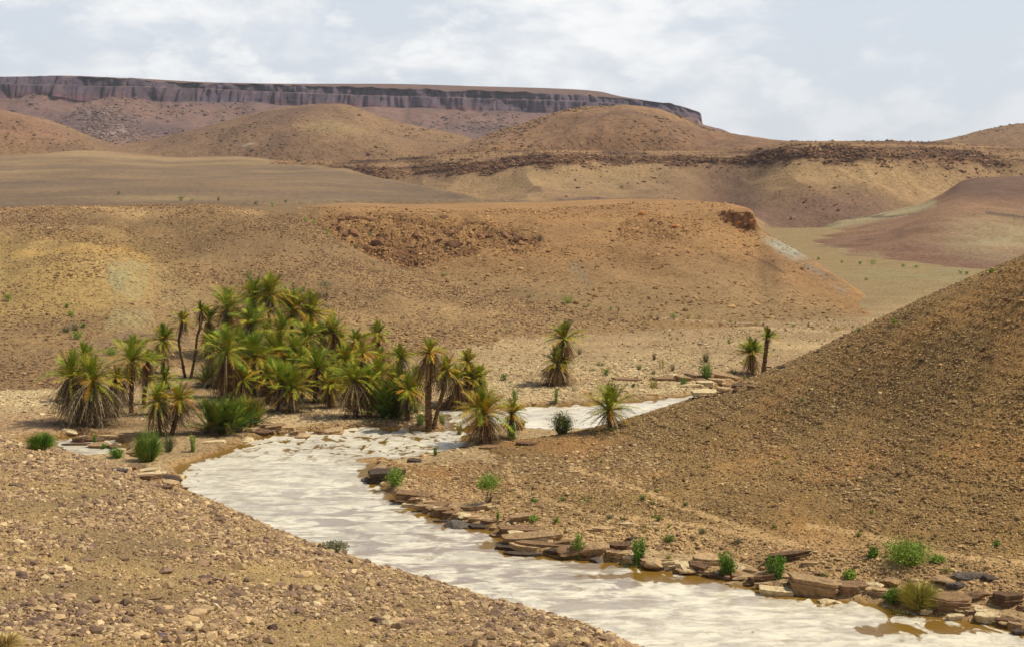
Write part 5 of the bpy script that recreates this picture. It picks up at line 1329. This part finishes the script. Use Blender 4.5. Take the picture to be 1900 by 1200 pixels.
# high back group
palm('tall palm with mostly orange-brown leaves at the top left of the grove', (424, 660), (422, 572), 40, (44, 22), g=20, y=36, dd=60, tone=.1, dpal=DEAD)
palm('tallest palm at the top of the grove with a deep green fan', (500, 665), (500, 548), 36, (30, 18), g=36, y=24, dd=40, tone=.1)
palm('broad green palm just left of the tallest one', (470, 664), (470, 562), 44, (40, 22), g=46, y=20, dd=50)
palm('big palm right of the tallest one with a dark trunk below it', (541, 662), (542, 580), 46, (28, 18), g=48, y=22, dd=36, tr=.2, dark=.15)
palm('golden-leaved palm at the upper right shoulder of the grove', (574, 662), (576, 584), 38, (26, 18), g=34, y=34, dd=40, tone=.2)
palm('palm with a bleached grey skirt in the middle of the grove', (466, 682), (466, 602), 38, (36, 20), g=34, y=24, dd=66, dpal=GREYD)
palm('small bright green head left of the bleached skirt', (442, 676), (442, 622), 18, (20, 12), g=20, y=4, dd=24)
palm('small bright green head right of the bleached skirt', (497, 682), (497, 622), 24, (22, 14), g=24, y=8, dd=30)
# mid front
palm('green-topped palm with the longest brown skirt above the dark thicket', (424, 752), (421, 656), 44, (88, 26), g=34, y=20, dd=130)
palm('small head close behind the longest brown skirt', (412, 736), (413, 636), 24, (40, 18), g=24, y=12, dd=40)
palm('palm with a broad brown skirt and thin trunk right of the longest skirt', (472, 736), (473, 664), 44, (50, 30), g=40, y=22, dd=90)
palm('wide green palm between the broad skirt and the bushy dark one', (514, 728), (516, 660), 44, (36, 24), g=44, y=20, dd=60)
palm('palm with a neat white-streaked skirt on the right side of the grove', (570, 702), (570, 628), 30, (34, 22), g=32, y=16, dd=64, dpal=GREYD)
palm('small palm behind the golden one on the right side of the grove', (598, 694), (598, 620), 24, (28, 16), g=22, y=16, dd=36, tone=.1)
palm('palm with a spreading yellow crown on the right side of the grove', (616, 694), (618, 618), 34, (36, 20), g=30, y=24, dd=44, tone=.15)
palm('slim palm on a visible brown trunk at the right edge of the upper grove', (627, 688), (631, 634), 22, (26, 14), g=20, y=12, dd=34, dpal=BROWN)
palm('stout palm with a drooping straw skirt in the lower middle of the grove', (584, 745), (588, 684), 37, (44, 26), g=38, y=18, dd=90, dpal=DEAD)
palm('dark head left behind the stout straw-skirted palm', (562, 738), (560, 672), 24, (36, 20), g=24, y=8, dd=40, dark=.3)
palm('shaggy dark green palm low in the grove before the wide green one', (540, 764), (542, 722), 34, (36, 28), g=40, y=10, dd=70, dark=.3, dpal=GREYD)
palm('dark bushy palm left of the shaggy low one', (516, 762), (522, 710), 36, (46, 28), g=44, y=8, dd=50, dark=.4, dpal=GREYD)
palm_shrub('dark green thicket under the palm with the longest skirt', (412, 803), 92, 84, dark=.35, n=200, tone=.1)
palm_shrub('yellowish end of the dark thicket towards the river', (466, 790), 66, 70, dark=.2, n=130, tone=.35)
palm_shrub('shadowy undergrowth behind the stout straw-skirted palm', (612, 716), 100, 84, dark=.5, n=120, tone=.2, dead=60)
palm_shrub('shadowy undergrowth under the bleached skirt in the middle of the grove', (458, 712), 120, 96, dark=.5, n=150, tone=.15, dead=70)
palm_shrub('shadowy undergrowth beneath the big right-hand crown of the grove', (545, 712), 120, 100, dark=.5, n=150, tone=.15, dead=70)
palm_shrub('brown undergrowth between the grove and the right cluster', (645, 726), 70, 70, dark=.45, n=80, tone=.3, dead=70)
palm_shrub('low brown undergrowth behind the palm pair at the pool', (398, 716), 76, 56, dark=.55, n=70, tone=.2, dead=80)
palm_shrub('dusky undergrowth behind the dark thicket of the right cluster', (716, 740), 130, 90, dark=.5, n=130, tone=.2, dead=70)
for lb_, b_, c_, r_ in [
    ('head half hidden between the longest brown skirt and the bleached skirt', (446, 712), (447, 650), 32), ('head wedged between the wide green palm and the stout straw-skirted palm', (552, 726), (550, 658), 34),
    ('low head under the wide green palm, touching the dark bushy palm', (496, 748), (498, 700), 32), ('low head between the longest skirt and the palm with the broad skirt', (450, 752), (450, 706), 28),
    ('head between the slim brown-trunked palm and the full brown skirt', (640, 716), (640, 668), 26), ('low head left of the full brown skirt', (622, 742), (622, 700), 24),
    ('head under the big crown with the dark trunk', (522, 690), (524, 618), 34), ('head left of the small one behind the longest brown skirt', (396, 700), (397, 640), 26),
    ('head between the leftmost palm of the right cluster and the dark thicket', (700, 752), (702, 694), 28), ('low head between the bright green palm and the tall thick trunk', (772, 766), (772, 706), 26),
    ('low head behind the silvery skirt palm', (846, 760), (848, 706), 24), ('low shaggy head right of the stout straw-skirted palm', (612, 756), (610, 716), 24)]:
    palm(lb_, b_, c_, r_, (38, 20), g=34, y=14, dd=50, tone=R.uniform(0, .25), dpal=R.choice([DEAD, GREYD, BROWN]))
# right cluster
palm('leftmost palm of the right cluster with a full brown skirt', (660, 773), (656, 708), 40, (58, 34), g=38, y=24, dd=110, tone=.05)
palm('yellow-green companion right of the full brown skirt', (686, 772), (684, 712), 30, (52, 26), g=26, y=24, dd=66, tone=.2)
palm('small palm above the full brown skirt, left of its twin', (652, 702), (659, 634), 23, (38, 20), g=24, y=14, dd=40, tone=.1, dpal=GREYD)
palm('twin palm with a pale split skirt above the full brown skirt', (672, 708), (673, 656), 26, (38, 19), g=22, y=20, dd=46, tone=.25, dpal=GREYD)
palm('highest small round-headed palm of the right cluster', (701, 692), (700, 622), 24, (34, 20), g=30, y=16, dd=40)
palm('narrow-headed palm below the highest small one', (708, 706), (708, 664), 20, (28, 16), g=20, y=14, dd=30, tone=.15)
palm('bright green palm left of the tall thick trunk', (742, 716), (743, 662), 23, (36, 18), g=30, y=12, dd=44, dpal=GREYD)
palm_shrub('dark green thicket left of the tall thick trunk', (726, 776), 64, 92, dark=.4, n=190, tone=.03, dead=30)
palm('palm with a pale fan skirt in front of the dark thicket', (756, 780), (758, 724), 32, (36, 22), g=30, y=24, dd=70, tone=.15, dpal=GREYD)
palm('tall palm on a thick bare brown trunk at the water', (796, 797), (797, 655), 24, (62, 30), g=24, y=26, dd=80, tone=.35, tr=.24, dpal=DEAD, mids=[(794, 740)])
palm('leaning palm with a silvery skirt sharing the foot of the thick trunk', (804, 792), (829, 688), 28, (34, 22), mids=[(812, 760), (824, 720)], g=24, y=28, dd=64, tone=.35, tr=.16, dpal=GREYD)
palm('small upright palm behind the silvery-skirted one', (868, 748), (868, 672), 22, (40, 18), g=24, y=14, dd=40, tone=.2)
palm('light green palm low on the right end of the cluster', (874, 752), (872, 702), 24, (44, 18), g=28, y=14, dd=50, tone=.2, dpal=GREYD)
palm('rightmost light green head of the cluster', (888, 752), (890, 700), 22, (44, 18), g=26, y=14, dd=46, tone=.2, dpal=GREYD)
palm('brown shaggy heap of dead leaves between the silvery skirt and the light green heads', (852, 756), (852, 724), 16, (32, 34), g=6, y=6, dd=120, dpal=BROWN)
palm('full yellow-green palm standing alone in front of the upper river', (900, 818), (897, 768), 46, (48, 38), g=50, y=40, dd=90, tone=.25)
palm('slim small palm right beside the lone yellow-green palm', (950, 812), (950, 768), 25, (40, 17), g=26, y=14, dd=40, tone=.15, dpal=GREYD)
palm('solitary palm with an arching bleached skirt left of the stony hill', (1131, 795), (1132, 762), 46, (24, 34), g=46, y=20, dd=44, tone=.1, tr=.16, dpal=GREYD, group='palms apart from the grove')
palm('upper head of the stacked pair standing in the pale wash', (1046, 712), (1047, 630), 30, (40, 22), g=40, y=10, dd=80, group='palms apart from the grove')
palm('lower head of the stacked pair, wrapped to the ground in dead leaves', (1031, 714), (1033, 676), 28, (40, 30), g=30, y=16, dd=150, tone=.05, dpal=DEAD, group='palms apart from the grove')
palm('slender single-trunk palm far right in the wash', (1416, 692), (1424, 626), 17, (12, 8), g=26, y=4, dd=14, tr=.16, dpal=BROWN, group='palms apart from the grove')
palm('leafy dark palm touching the slender one far right', (1396, 694), (1394, 656), 26, (36, 17), g=52, y=6, dd=56, dark=.2, dpal=BROWN, group='palms apart from the grove')

# ------------------------------------------------------------------ shrubs
PALS = {'G': [srgb(98, 130, 42), srgb(122, 150, 56), srgb(82, 112, 34)], 'L': [srgb(136, 158, 60), srgb(156, 172, 74), srgb(112, 136, 46)], 'Y': [srgb(166, 156, 66), srgb(148, 138, 54), srgb(182, 164, 84)],
        'g': [srgb(132, 128, 90), srgb(150, 142, 104), srgb(108, 106, 70)], 'D': [srgb(70, 84, 32), srgb(92, 100, 40), srgb(58, 68, 30), srgb(118, 112, 50)], 'B': [srgb(146, 126, 92), srgb(168, 148, 108), srgb(120, 100, 72)], 'S': [srgb(206, 178, 112), srgb(186, 152, 88), srgb(222, 198, 138)]}
_bn = [0]
def tris_at(p, size, r, pal, upbias=0.3, aspect=2.0):
    n = len(p)
    d = r.normal(size=(n, 3)); d[:, 2] = d[:, 2] + upbias * 2; d /= np.linalg.norm(d, axis=1)[:, None]
    s = np.cross(d, r.normal(size=(n, 3))); s /= np.linalg.norm(s, axis=1)[:, None]
    L_ = (size * r.uniform(.6, 1.3, n))[:, None]
    v = np.stack([p - s * L_ / aspect / 2, p + s * L_ / aspect / 2, p + d * L_ + s * L_ / aspect / 3, p + d * L_ - s * L_ / aspect / 4], 1).reshape(-1, 3)
    f = np.arange(4 * n)
    return v, f, np.full(n, 4), np.repeat(pick(pal, n, r, .22), 4, 0)
def strands(n, r, W, H, pal, width, lean=0.5, bend=0.25, basew=0.35, c0=(0, 0, 0)):
    a = r.uniform(0, 2 * np.pi, n); rad = W * basew * np.sqrt(r.random(n))
    b = np.stack([np.cos(a) * rad, np.sin(a) * rad, 0 * a], -1) + np.array(c0)
    a2 = a + r.normal(0, .6, n); ou = W * lean * r.random(n) ** .7
    h_ = H * r.uniform(.4, 1.08, n) * (1 - .45 * (ou / (W * max(lean, .01))) ** 2)
    tip = b + np.stack([np.cos(a2) * ou, np.sin(a2) * ou, h_], -1)
    midp = b + (tip - b) * np.array([.38, .38, .62]) + np.stack([0 * a, 0 * a, bend * h_ * .15], -1)
    s = np.stack([-np.sin(a2 + 1.2), np.cos(a2 + 1.2), 0 * a], -1) * width
    v = np.stack([b - s, b + s, midp + s * .8, midp - s * .8, tip], 1).reshape(-1, 3)
    i = np.arange(n)[:, None] * 5
    q = (np.array([[0, 1, 2, 3]]) + i); t3 = (np.array([[3, 2, 4]]) + i)
    return v, np.concatenate([q.ravel(), t3.ravel()]), np.concatenate([np.full(n, 4), np.full(n, 3)]), np.repeat(pick(pal, n, r, .2), 5, 0)

def bush(label, px, py, w, h, kind='round', pal='G', group=None, n=None, name='bush', cat='bush'):
    """w, h in photo pixels, foot at (px, py)"""
    _bn[0] += 1; r = np.random.default_rng(7000 + _bn[0] * 3)
    loc, _, _ = cast(px, py); D = loc.y; mpp = D / F
    W = w * mpp / 2; H = h * mpp; leaf = max(0.07, 0.85 * mpp)
    area = w * h; n = n or int(min(2600, 60 + area * 0.9))
    PL = PALS[pal]
    if kind == 'round':
        k = max(5, int(area / 60)); k = min(k, 26)
        cc_ = r.normal(size=(k, 3)); cc_ /= np.linalg.norm(cc_, axis=1)[:, None]
        cc_ = cc_ * np.array([W * .62, W * .62, H * .36]) * r.uniform(.4, 1, (k, 1)); cc_[:, 2] += H * .5
        i = r.integers(0, k, n)
        o_ = r.normal(size=(n, 3)) * np.array([W, W, H * .55]) * .26
        p = cc_[i] + o_; p[:, 2] = np.clip(p[:, 2], 0.01, H * 1.05)
        parts = [tris_at(p, leaf * 1.3, r, PL)]
        parts.append(strands(max(14, n // 12), r, W, H * .95, PL, leaf * .25, .9, .5, .25))
        stem = strands(14, r, W, H * .6, PALS['B'], leaf * .3, .7, .3, .15)
    elif kind == 'tuft':
        m_ = int(min(900, 40 + area * .5))
        parts = [strands(m_, r, W * 1.15, H, PL, leaf * .3, 1.25, .4, .4), strands(m_ // 3, r, W * 1.1, H * .8, PALS['Y'], leaf * .3, 1.2, .3, .4)]; stem = None
    elif kind == 'leafy':
        parts = []; k = max(4, min(11, int(w / 4)))
        for q in range(k):
            a = r.uniform(0, 6.28); o_ = W * .75 * math.sqrt(r.random()); hh = H * r.uniform(.6, 1.05)
            m_ = max(14, n // k); t_ = r.random(m_)
            bx = np.array([math.cos(a), math.sin(a)]) * o_
            p = np.stack([bx[0] * (.5 + .5 * t_), bx[1] * (.5 + .5 * t_), t_ * hh], -1) + r.normal(size=(m_, 3)) * np.array([W * .13, W * .13, .02])
            parts.append(tris_at(p, leaf * 1.25, r, PL, .5, 2.4))
        stem = strands(k * 2, r, W, H * .8, PALS['g'], leaf * .22, .5, .3, .3)
    elif kind == 'twig':
        parts = [strands(int(60 + area * .22), r, W, H, PALS['g'] if pal != 'B' else PALS['B'], leaf * .16, 1.0, .5, .2)]
        m_ = int(40 + area * .5); a = r.uniform(0, 6.28, m_); rr = W * np.sqrt(r.random(m_)); zz = H * (.35 + .65 * r.random(m_)) * (1 - .35 * (rr / W) ** 2)
        parts.append(tris_at(np.stack([np.cos(a) * rr, np.sin(a) * rr, zz], -1), leaf * .8, r, PL)); stem = None
    elif kind == 'tree':
        stem = strands(22, r, W, H * .75, PALS['B'], leaf * .45, .85, .4, .12)
        k = 14; cc_ = np.stack([r.normal(0, W * .5, k), r.normal(0, W * .5, k), H * (.72 + .2 * r.random(k))], -1)
        i = r.integers(0, k, n); p = cc_[i] + r.normal(size=(n, 3)) * np.array([W * .24, W * .24, H * .10])
        parts = [tris_at(p, leaf * 1.1, r, PL)]
    v, f, tt, cc_ = merge(parts)
    me = make_mesh('foliage', v, f, tt, np.clip(cc_, .01, 1), M_leaf, False)
    B = Vector((loc.x, D + W * .3, loc.z - 0.03))
    if stem is not None and area > 350:
        root = empty(name, B, label, cat, group)
        link('foliage', me, root)
        v, f, tt, cc_ = stem
        link('stems', make_mesh('stems', v, f, tt, np.clip(cc_ * .7, .01, 1), M_bark, False), root)
        return root
    o = link(name, me, loc=B)
    return tag(o, label, cat, group)

for a in [
    (75, 836, 42, 40, 'tuft', 'G', 'spiky green bush at the left pool behind the near slope'), (216, 850, 34, 26, 'round', 'G', 'round green bush on the pool rocks'), (176, 824, 14, 22, 'leafy', 'G', 'narrow green weed between the two left pools'),
    (272, 856, 50, 66, 'tuft', 'G', 'tall reedy bush left of the leaning pair of palms'), (312, 838, 34, 36, 'twig', 'D', 'dark weed tangle at the foot of the leaning pair of palms'), (358, 838, 20, 36, 'leafy', 'L', 'bright green weed with upright leaves on the left bank'),
    (192, 832, 12, 12, 'round', 'G', 'tiny green plant on the left pool rocks'), (266, 866, 22, 6, 'twig', 'Y', 'low yellow plant above the dark left bank boulder'),
    (206, 660, 34, 18, 'round', 'L', 'low light green bush left of the lone upright palm'), (603, 553, 34, 32, 'tree', 'g', 'small grey-green acacia alone on the gravel hill'),
    (780, 788, 34, 28, 'leafy', 'L', 'bright green weed left of the thick palm trunk'), (820, 786, 22, 22, 'leafy', 'L', 'bright green weed right of the thick palm trunk'), (852, 806, 22, 26, 'leafy', 'Y', 'yellow-green weed at the water left of the lone palm'),
    (950, 816, 26, 34, 'leafy', 'L', 'bright green weed at the foot of the slim small palm'), (966, 797, 30, 24, 'round', 'Y', 'dull yellow bush right of the slim small palm'), (1043, 806, 58, 40, 'round', 'D', 'dense round dark green bush beside the upper river'),
    (956, 742, 22, 24, 'leafy', 'G', 'leafy green bush above the slim small palm'), (1030, 748, 18, 32, 'leafy', 'G', 'narrow green bush below the stacked pair of palms'), (934, 706, 22, 12, 'round', 'G', 'low green bush left of the stacked pair of palms'),
    (1076, 657, 18, 14, 'twig', 'g', 'grey bush right of the stacked pair of palms'), (1114, 679, 32, 10, 'twig', 'Y', 'flat yellow-green bush in the pale wash'), (1098, 688, 34, 6, 'twig', 'L', 'flat light green patch of plants in the pale wash'), (1124, 697, 28, 18, 'leafy', 'G', 'dark green bush below the flat yellow-green bush'),
    (1186, 686, 18, 14, 'twig', 'L', 'thin light bush in the middle of the pale wash'), (1228, 684, 16, 18, 'leafy', 'Y', 'yellow-green upright bush in the pale wash'), (1248, 688, 14, 16, 'twig', 'B', 'dry brown bush right of the yellow-green upright bush'), (1214, 668, 14, 18, 'twig', 'B', 'pale dry bush above the yellow-green upright bush'),
    (1310, 672, 26, 24, 'twig', 'g', 'hazy grey bush behind the grey-green bush'), (1311, 706, 30, 38, 'round', 'G', 'grey-green bush on the rocks at the upper river'), (1267, 714, 18, 16, 'round', 'G', 'round green wash bush on the ledge stones'), (1214, 720, 32, 18, 'leafy', 'Y', 'dull green bush spilling over the wash ledge'),
    (1175, 718, 12, 8, 'round', 'G', 'tiny green bush under the wash ledge'), (1352, 638, 16, 13, 'leafy', 'G', 'small green bush alone above the twin palms'), (1362, 694, 26, 12, 'twig', 'Y', 'low yellow-green plants left of the leafy dark palm'), (1384, 702, 30, 9, 'twig', 'G', 'low green plants at the foot of the leafy dark palm'),
    (1213, 694, 12, 10, 'twig', 'Y', 'tiny yellow-green tuft in the pale wash'), (1096, 732, 12, 8, 'twig', 'Y', 'tiny tuft by the upper river bank'), (1135, 800, 26, 8, 'twig', 'L', 'low green plants at the foot of the solitary palm'),
    (732, 902, 42, 34, 'round', 'L', 'light green bush behind the big dark jutting block'), (906, 938, 50, 54, 'tree', 'L', 'small green tree with bare lower stems on the right bank'), (808, 845, 18, 16, 'leafy', 'G', 'small green weed at the tip of the stony hill'),
    (924, 964, 8, 18, 'leafy', 'L', 'single green weed stalk left of the slab pile'), (990, 966, 30, 10, 'round', 'L', 'bright green cushion on the pink tilted slab'), (1033, 968, 12, 10, 'round', 'L', 'small bright cushion right of the pink tilted slab'),
    (1071, 1034, 30, 48, 'leafy', 'L', 'tall green plant growing out of the slab pile'), (1108, 1022, 10, 18, 'leafy', 'L', 'thin green stalk on the large angular block'), (1185, 1046, 38, 50, 'leafy', 'G', 'tall green plant right of the slab pile'), (1172, 1050, 40, 8, 'twig', 'L', 'low creeping green at the water below the second tall plant'),
    (1241, 1044, 18, 18, 'twig', 'Y', 'yellow-green weed on the tan boulder'), (1352, 1070, 48, 54, 'leafy', 'G', 'leafy green plant between bank boulders'), (1440, 1074, 46, 46, 'leafy', 'G', 'tall green weed under the tilted dark slab'), (1446, 1050, 20, 24, 'leafy', 'G', 'green sprig against the tilted dark slab'),
    (1577, 1077, 34, 20, 'round', 'L', 'bright green cushion bush above the largest bank slab'), (1530, 1068, 20, 8, 'twig', 'L', 'small light plant left of the bright cushion bush'), (1660, 1122, 38, 34, 'round', 'G', 'dark leafy bush hugging the yellowish tall bush'), (1706, 1130, 70, 62, 'tuft', 'Y', 'yellowish tall bush at the water on the right bank'),
    (1672, 1140, 30, 10, 'twig', 'Y', 'low yellow plant at the water under the dark leafy bush'), (1690, 1052, 110, 52, 'round', 'L', 'widest bush of the right slope, green top over bare grey twigs'), (1740, 1043, 40, 14, 'round', 'L', 'low green outgrowth right of the widest bush'), (1622, 1034, 26, 20, 'round', 'G', 'small dark green bush left of the widest bush'),
    (1758, 1062, 22, 10, 'twig', 'Y', 'pale yellow tuft right below the widest bush'), (1850, 1014, 18, 14, 'twig', 'G', 'small dull bush high on the stony hill near the right edge'), (1594, 995, 14, 12, 'twig', 'Y', 'dry yellow tuft on the stony hill trail'), (1241, 1006, 26, 16, 'twig', 'G', 'grey-green tuft above the tan boulder'),
    (990, 932, 18, 10, 'twig', 'G', 'small green tuft right of the small green tree'), (1044, 930, 12, 10, 'twig', 'G', 'tiny green tuft on the lower trail'), (1192, 928, 16, 12, 'twig', 'G', 'dark tuft on the middle trail of the stony hill'), (1132, 962, 18, 10, 'twig', 'g', 'grey tuft above the slab pile'), (1222, 966, 14, 12, 'twig', 'G', 'green tuft between the two trails'), (1304, 990, 16, 12, 'twig', 'g', 'grey tuft near the lower trail'), (1370, 1008, 14, 12, 'twig', 'g', 'grey tuft above the leafy green plant'), (1272, 938, 10, 8, 'twig', 'G', 'tiny dark tuft beside the upper trail'),
    (618, 1024, 60, 20, 'twig', 'g', 'thin grass tuft on the crest of the near slope above the river'), (8, 1204, 50, 34, 'tuft', 'S', 'dry straw grass tuft at the bottom left corner'), (1660, 600, 12, 10, 'round', 'L', 'small green bush on the edge line of the stony hill'),
    (14, 560, 18, 18, 'round', 'L', 'green bush at the left edge on the gravel hill'), (123, 572, 12, 12, 'round', 'G', 'upper small bush of the pair on the gravel hill'), (131, 587, 18, 14, 'round', 'L', 'lower small bush of the pair on the gravel hill'), (122, 617, 26, 18, 'twig', 'g', 'grey bush left of the green gravel hill bushes'), (138, 614, 22, 20, 'twig', 'g', 'taller grey bush of the gravel hill foot'), (154, 608, 14, 10, 'round', 'G', 'small dark green bush right of the grey bushes'), (142, 630, 26, 18, 'round', 'L', 'light green bush below the grey bushes'), (198, 592, 16, 7, 'twig', 'g', 'tiny grey bush beside the green clay scar'), (85, 632, 14, 8, 'twig', 'B', 'tiny brown bush left of the light green bush'),
    (1055, 564, 30, 16, 'round', 'L', 'yellow-green bush at the head of the line of wash bushes'), (982, 553, 26, 8, 'twig', 'L', 'flat yellow-green plants where the two hills meet'), (823, 514, 26, 10, 'twig', 'G', 'small dark plants in the fold between the two hills'), (965, 429, 12, 16, 'leafy', 'Y', 'yellow-green bush on the orange hill above the boulders'), (808, 408, 8, 7, 'round', 'L', 'tiny green bush beside the dark boulder near the flat top'),
    (607, 436, 12, 12, 'round', 'L', 'green bush in the left end of the gully'), (568, 413, 16, 11, 'round', 'L', 'light green bush on the gravel hill crest'), (582, 416, 12, 7, 'round', 'L', 'small green bush behind the gravel hill crest'), (660, 462, 18, 14, 'twig', 'L', 'thin green bush among the rusty boulders'), (686, 440, 10, 9, 'round', 'G', 'small green bush above the gully boulders'),
    (335, 373, 16, 12, 'round', 'G', 'largest dark bush out on the plain'), (356, 374, 12, 6, 'round', 'L', 'small light bush right of the largest plain bush'), (405, 373, 9, 10, 'twig', 'g', 'grey bush on the plain'), (475, 379, 10, 6, 'round', 'G', 'left bush of the far trio on the plain'), (505, 384, 10, 10, 'round', 'L', 'middle bush of the far trio on the plain'), (530, 376, 9, 7, 'twig', 'L', 'right bush of the far trio on the plain'),
    (220, 361, 9, 7, 'round', 'G', 'lone small bush in the middle of the plain'), (1553, 614, 18, 10, 'round', 'Y', 'olive bush in the wash before the stony hill'), (1594, 616, 10, 12, 'twig', 'L', 'thin bush right of the olive bush'), (1582, 608, 8, 5, 'twig', 'g', 'tiny grey bush behind the olive bush'),
    (1620, 491, 20, 9, 'round', 'L', 'largest bush along the dark line in the green valley'), (1596, 491, 9, 7, 'round', 'G', 'bush left of the largest green valley bush'), (1562, 488, 8, 5, 'round', 'L', 'small bush at the left end of the green valley line'), (1677, 495, 12, 8, 'round', 'L', 'bush in the middle of the green valley line'), (1702, 498, 16, 6, 'round', 'L', 'flat bush right of the middle of the green valley line'), (1783, 508, 10, 8, 'round', 'L', 'left bush of the pair at the right end of the valley line'), (1795, 510, 11, 8, 'round', 'G', 'right bush of the pair at the right end of the valley line'), (1519, 482, 8, 5, 'round', 'G', 'tiny bush at the top of the green valley'), (1608, 520, 12, 6, 'twig', 'L', 'small bush on the flat of the green valley'), (1840, 506, 14, 7, 'round', 'L', 'bush beside the stony hill in the green valley'),
    ]:
    bush(a[6], a[0], a[1], a[2], a[3], a[4], a[5])
ORD = ['first', 'second', 'third', 'fourth', 'fifth', 'sixth', 'seventh', 'eighth', 'ninth', 'tenth', 'eleventh', 'twelfth', 'thirteenth', 'fourteenth']
row = [(1092, 570, 9, 8, 'L'), (1114, 575, 14, 9, 'Y'), (1134, 577, 7, 9, 'L'), (1148, 578, 6, 9, 'B'), (1208, 591, 8, 11, 'Y'), (1220, 594, 8, 10, 'B'), (1249, 590, 16, 10, 'L'), (1278, 592, 12, 10, 'Y'), (1298, 592, 12, 8, 'Y'), (1356, 598, 9, 6, 'Y'), (1404, 603, 12, 8, 'Y'), (1416, 603, 7, 6, 'B'), (1473, 606, 11, 5, 'L'), (1500, 607, 6, 7, 'B')]
for i, (x, y, w, h, c) in enumerate(row):
    bush(ORD[i] + ' bush from the left in the dotted line along the dry channel', x, y, w, h, 'round', c, group='bushes in a line along the dry channel')
# low scattered tufts nobody could count
pts_v = []
p_, _ = sample_grid(VALLEY, 170, lambda X, Y, Z, P, Q: (P > 900) & (P < 1560) & (Q > 600) & (Q < 735) & (VALLEY[6] > 0.5))
p2_, _ = sample_grid(RIGHT, 60, lambda X, Y, Z, P, Q: (P > 900) & (P < 1900) & (Z > 0.6) & (Z < 5) & (Y < 95))
parts = []
for p in np.concatenate([p_, p2_]):
    r = rng
    s_ = rng.uniform(.12, .34)
    v, f, tt, cc_ = strands(16, rng, s_, s_ * rng.uniform(.8, 1.3), PALS[rng.choice(['g', 'B', 'Y', 'G'])], 0.022, .9, .3, .3)
    parts.append((v + p, f, tt, cc_))
v, f, tt, cc_ = merge(parts)
o = link('scrub', make_mesh('scrub', v, f, tt, np.clip(cc_, .01, 1), M_leaf, False))
tag(o, 'tiny dry tufts scattered over the wash and the foot of the stony hill', 'scrub', kind='stuff')

# ------------------------------------------------------------------ haze: thin even dust in the air
hx0, hx1, hy0, hy1, hz0, hz1 = -6500, 6500, -60, 6500, -19.0, 235.0
hv = np.array([[x, y, z] for z in (hz0, hz1) for y in (hy0, hy1) for x in (hx0, hx1)], float)
hf = np.array([[0, 2, 3, 1], [4, 5, 7, 6], [0, 1, 5, 4], [2, 6, 7, 3], [0, 4, 6, 2], [1, 3, 7, 5]])
mh = bpy.data.materials.new('haze'); mh.use_nodes = True; t = mh.node_tree; t.nodes.clear()
o_ = t.nodes.new('ShaderNodeOutputMaterial'); vp = t.nodes.new('ShaderNodeVolumePrincipled')
vp.inputs['Color'].default_value = (0.93, 0.95, 1.0, 1); vp.inputs['Density'].default_value = 0.00005; vp.inputs['Anisotropy'].default_value = 0.2
t.links.new(vp.outputs[0], o_.inputs['Volume'])
tag(link('haze', make_mesh('haze', hv, hf.ravel(), np.full(6, 4), None, mh, False)), kind='stuff')
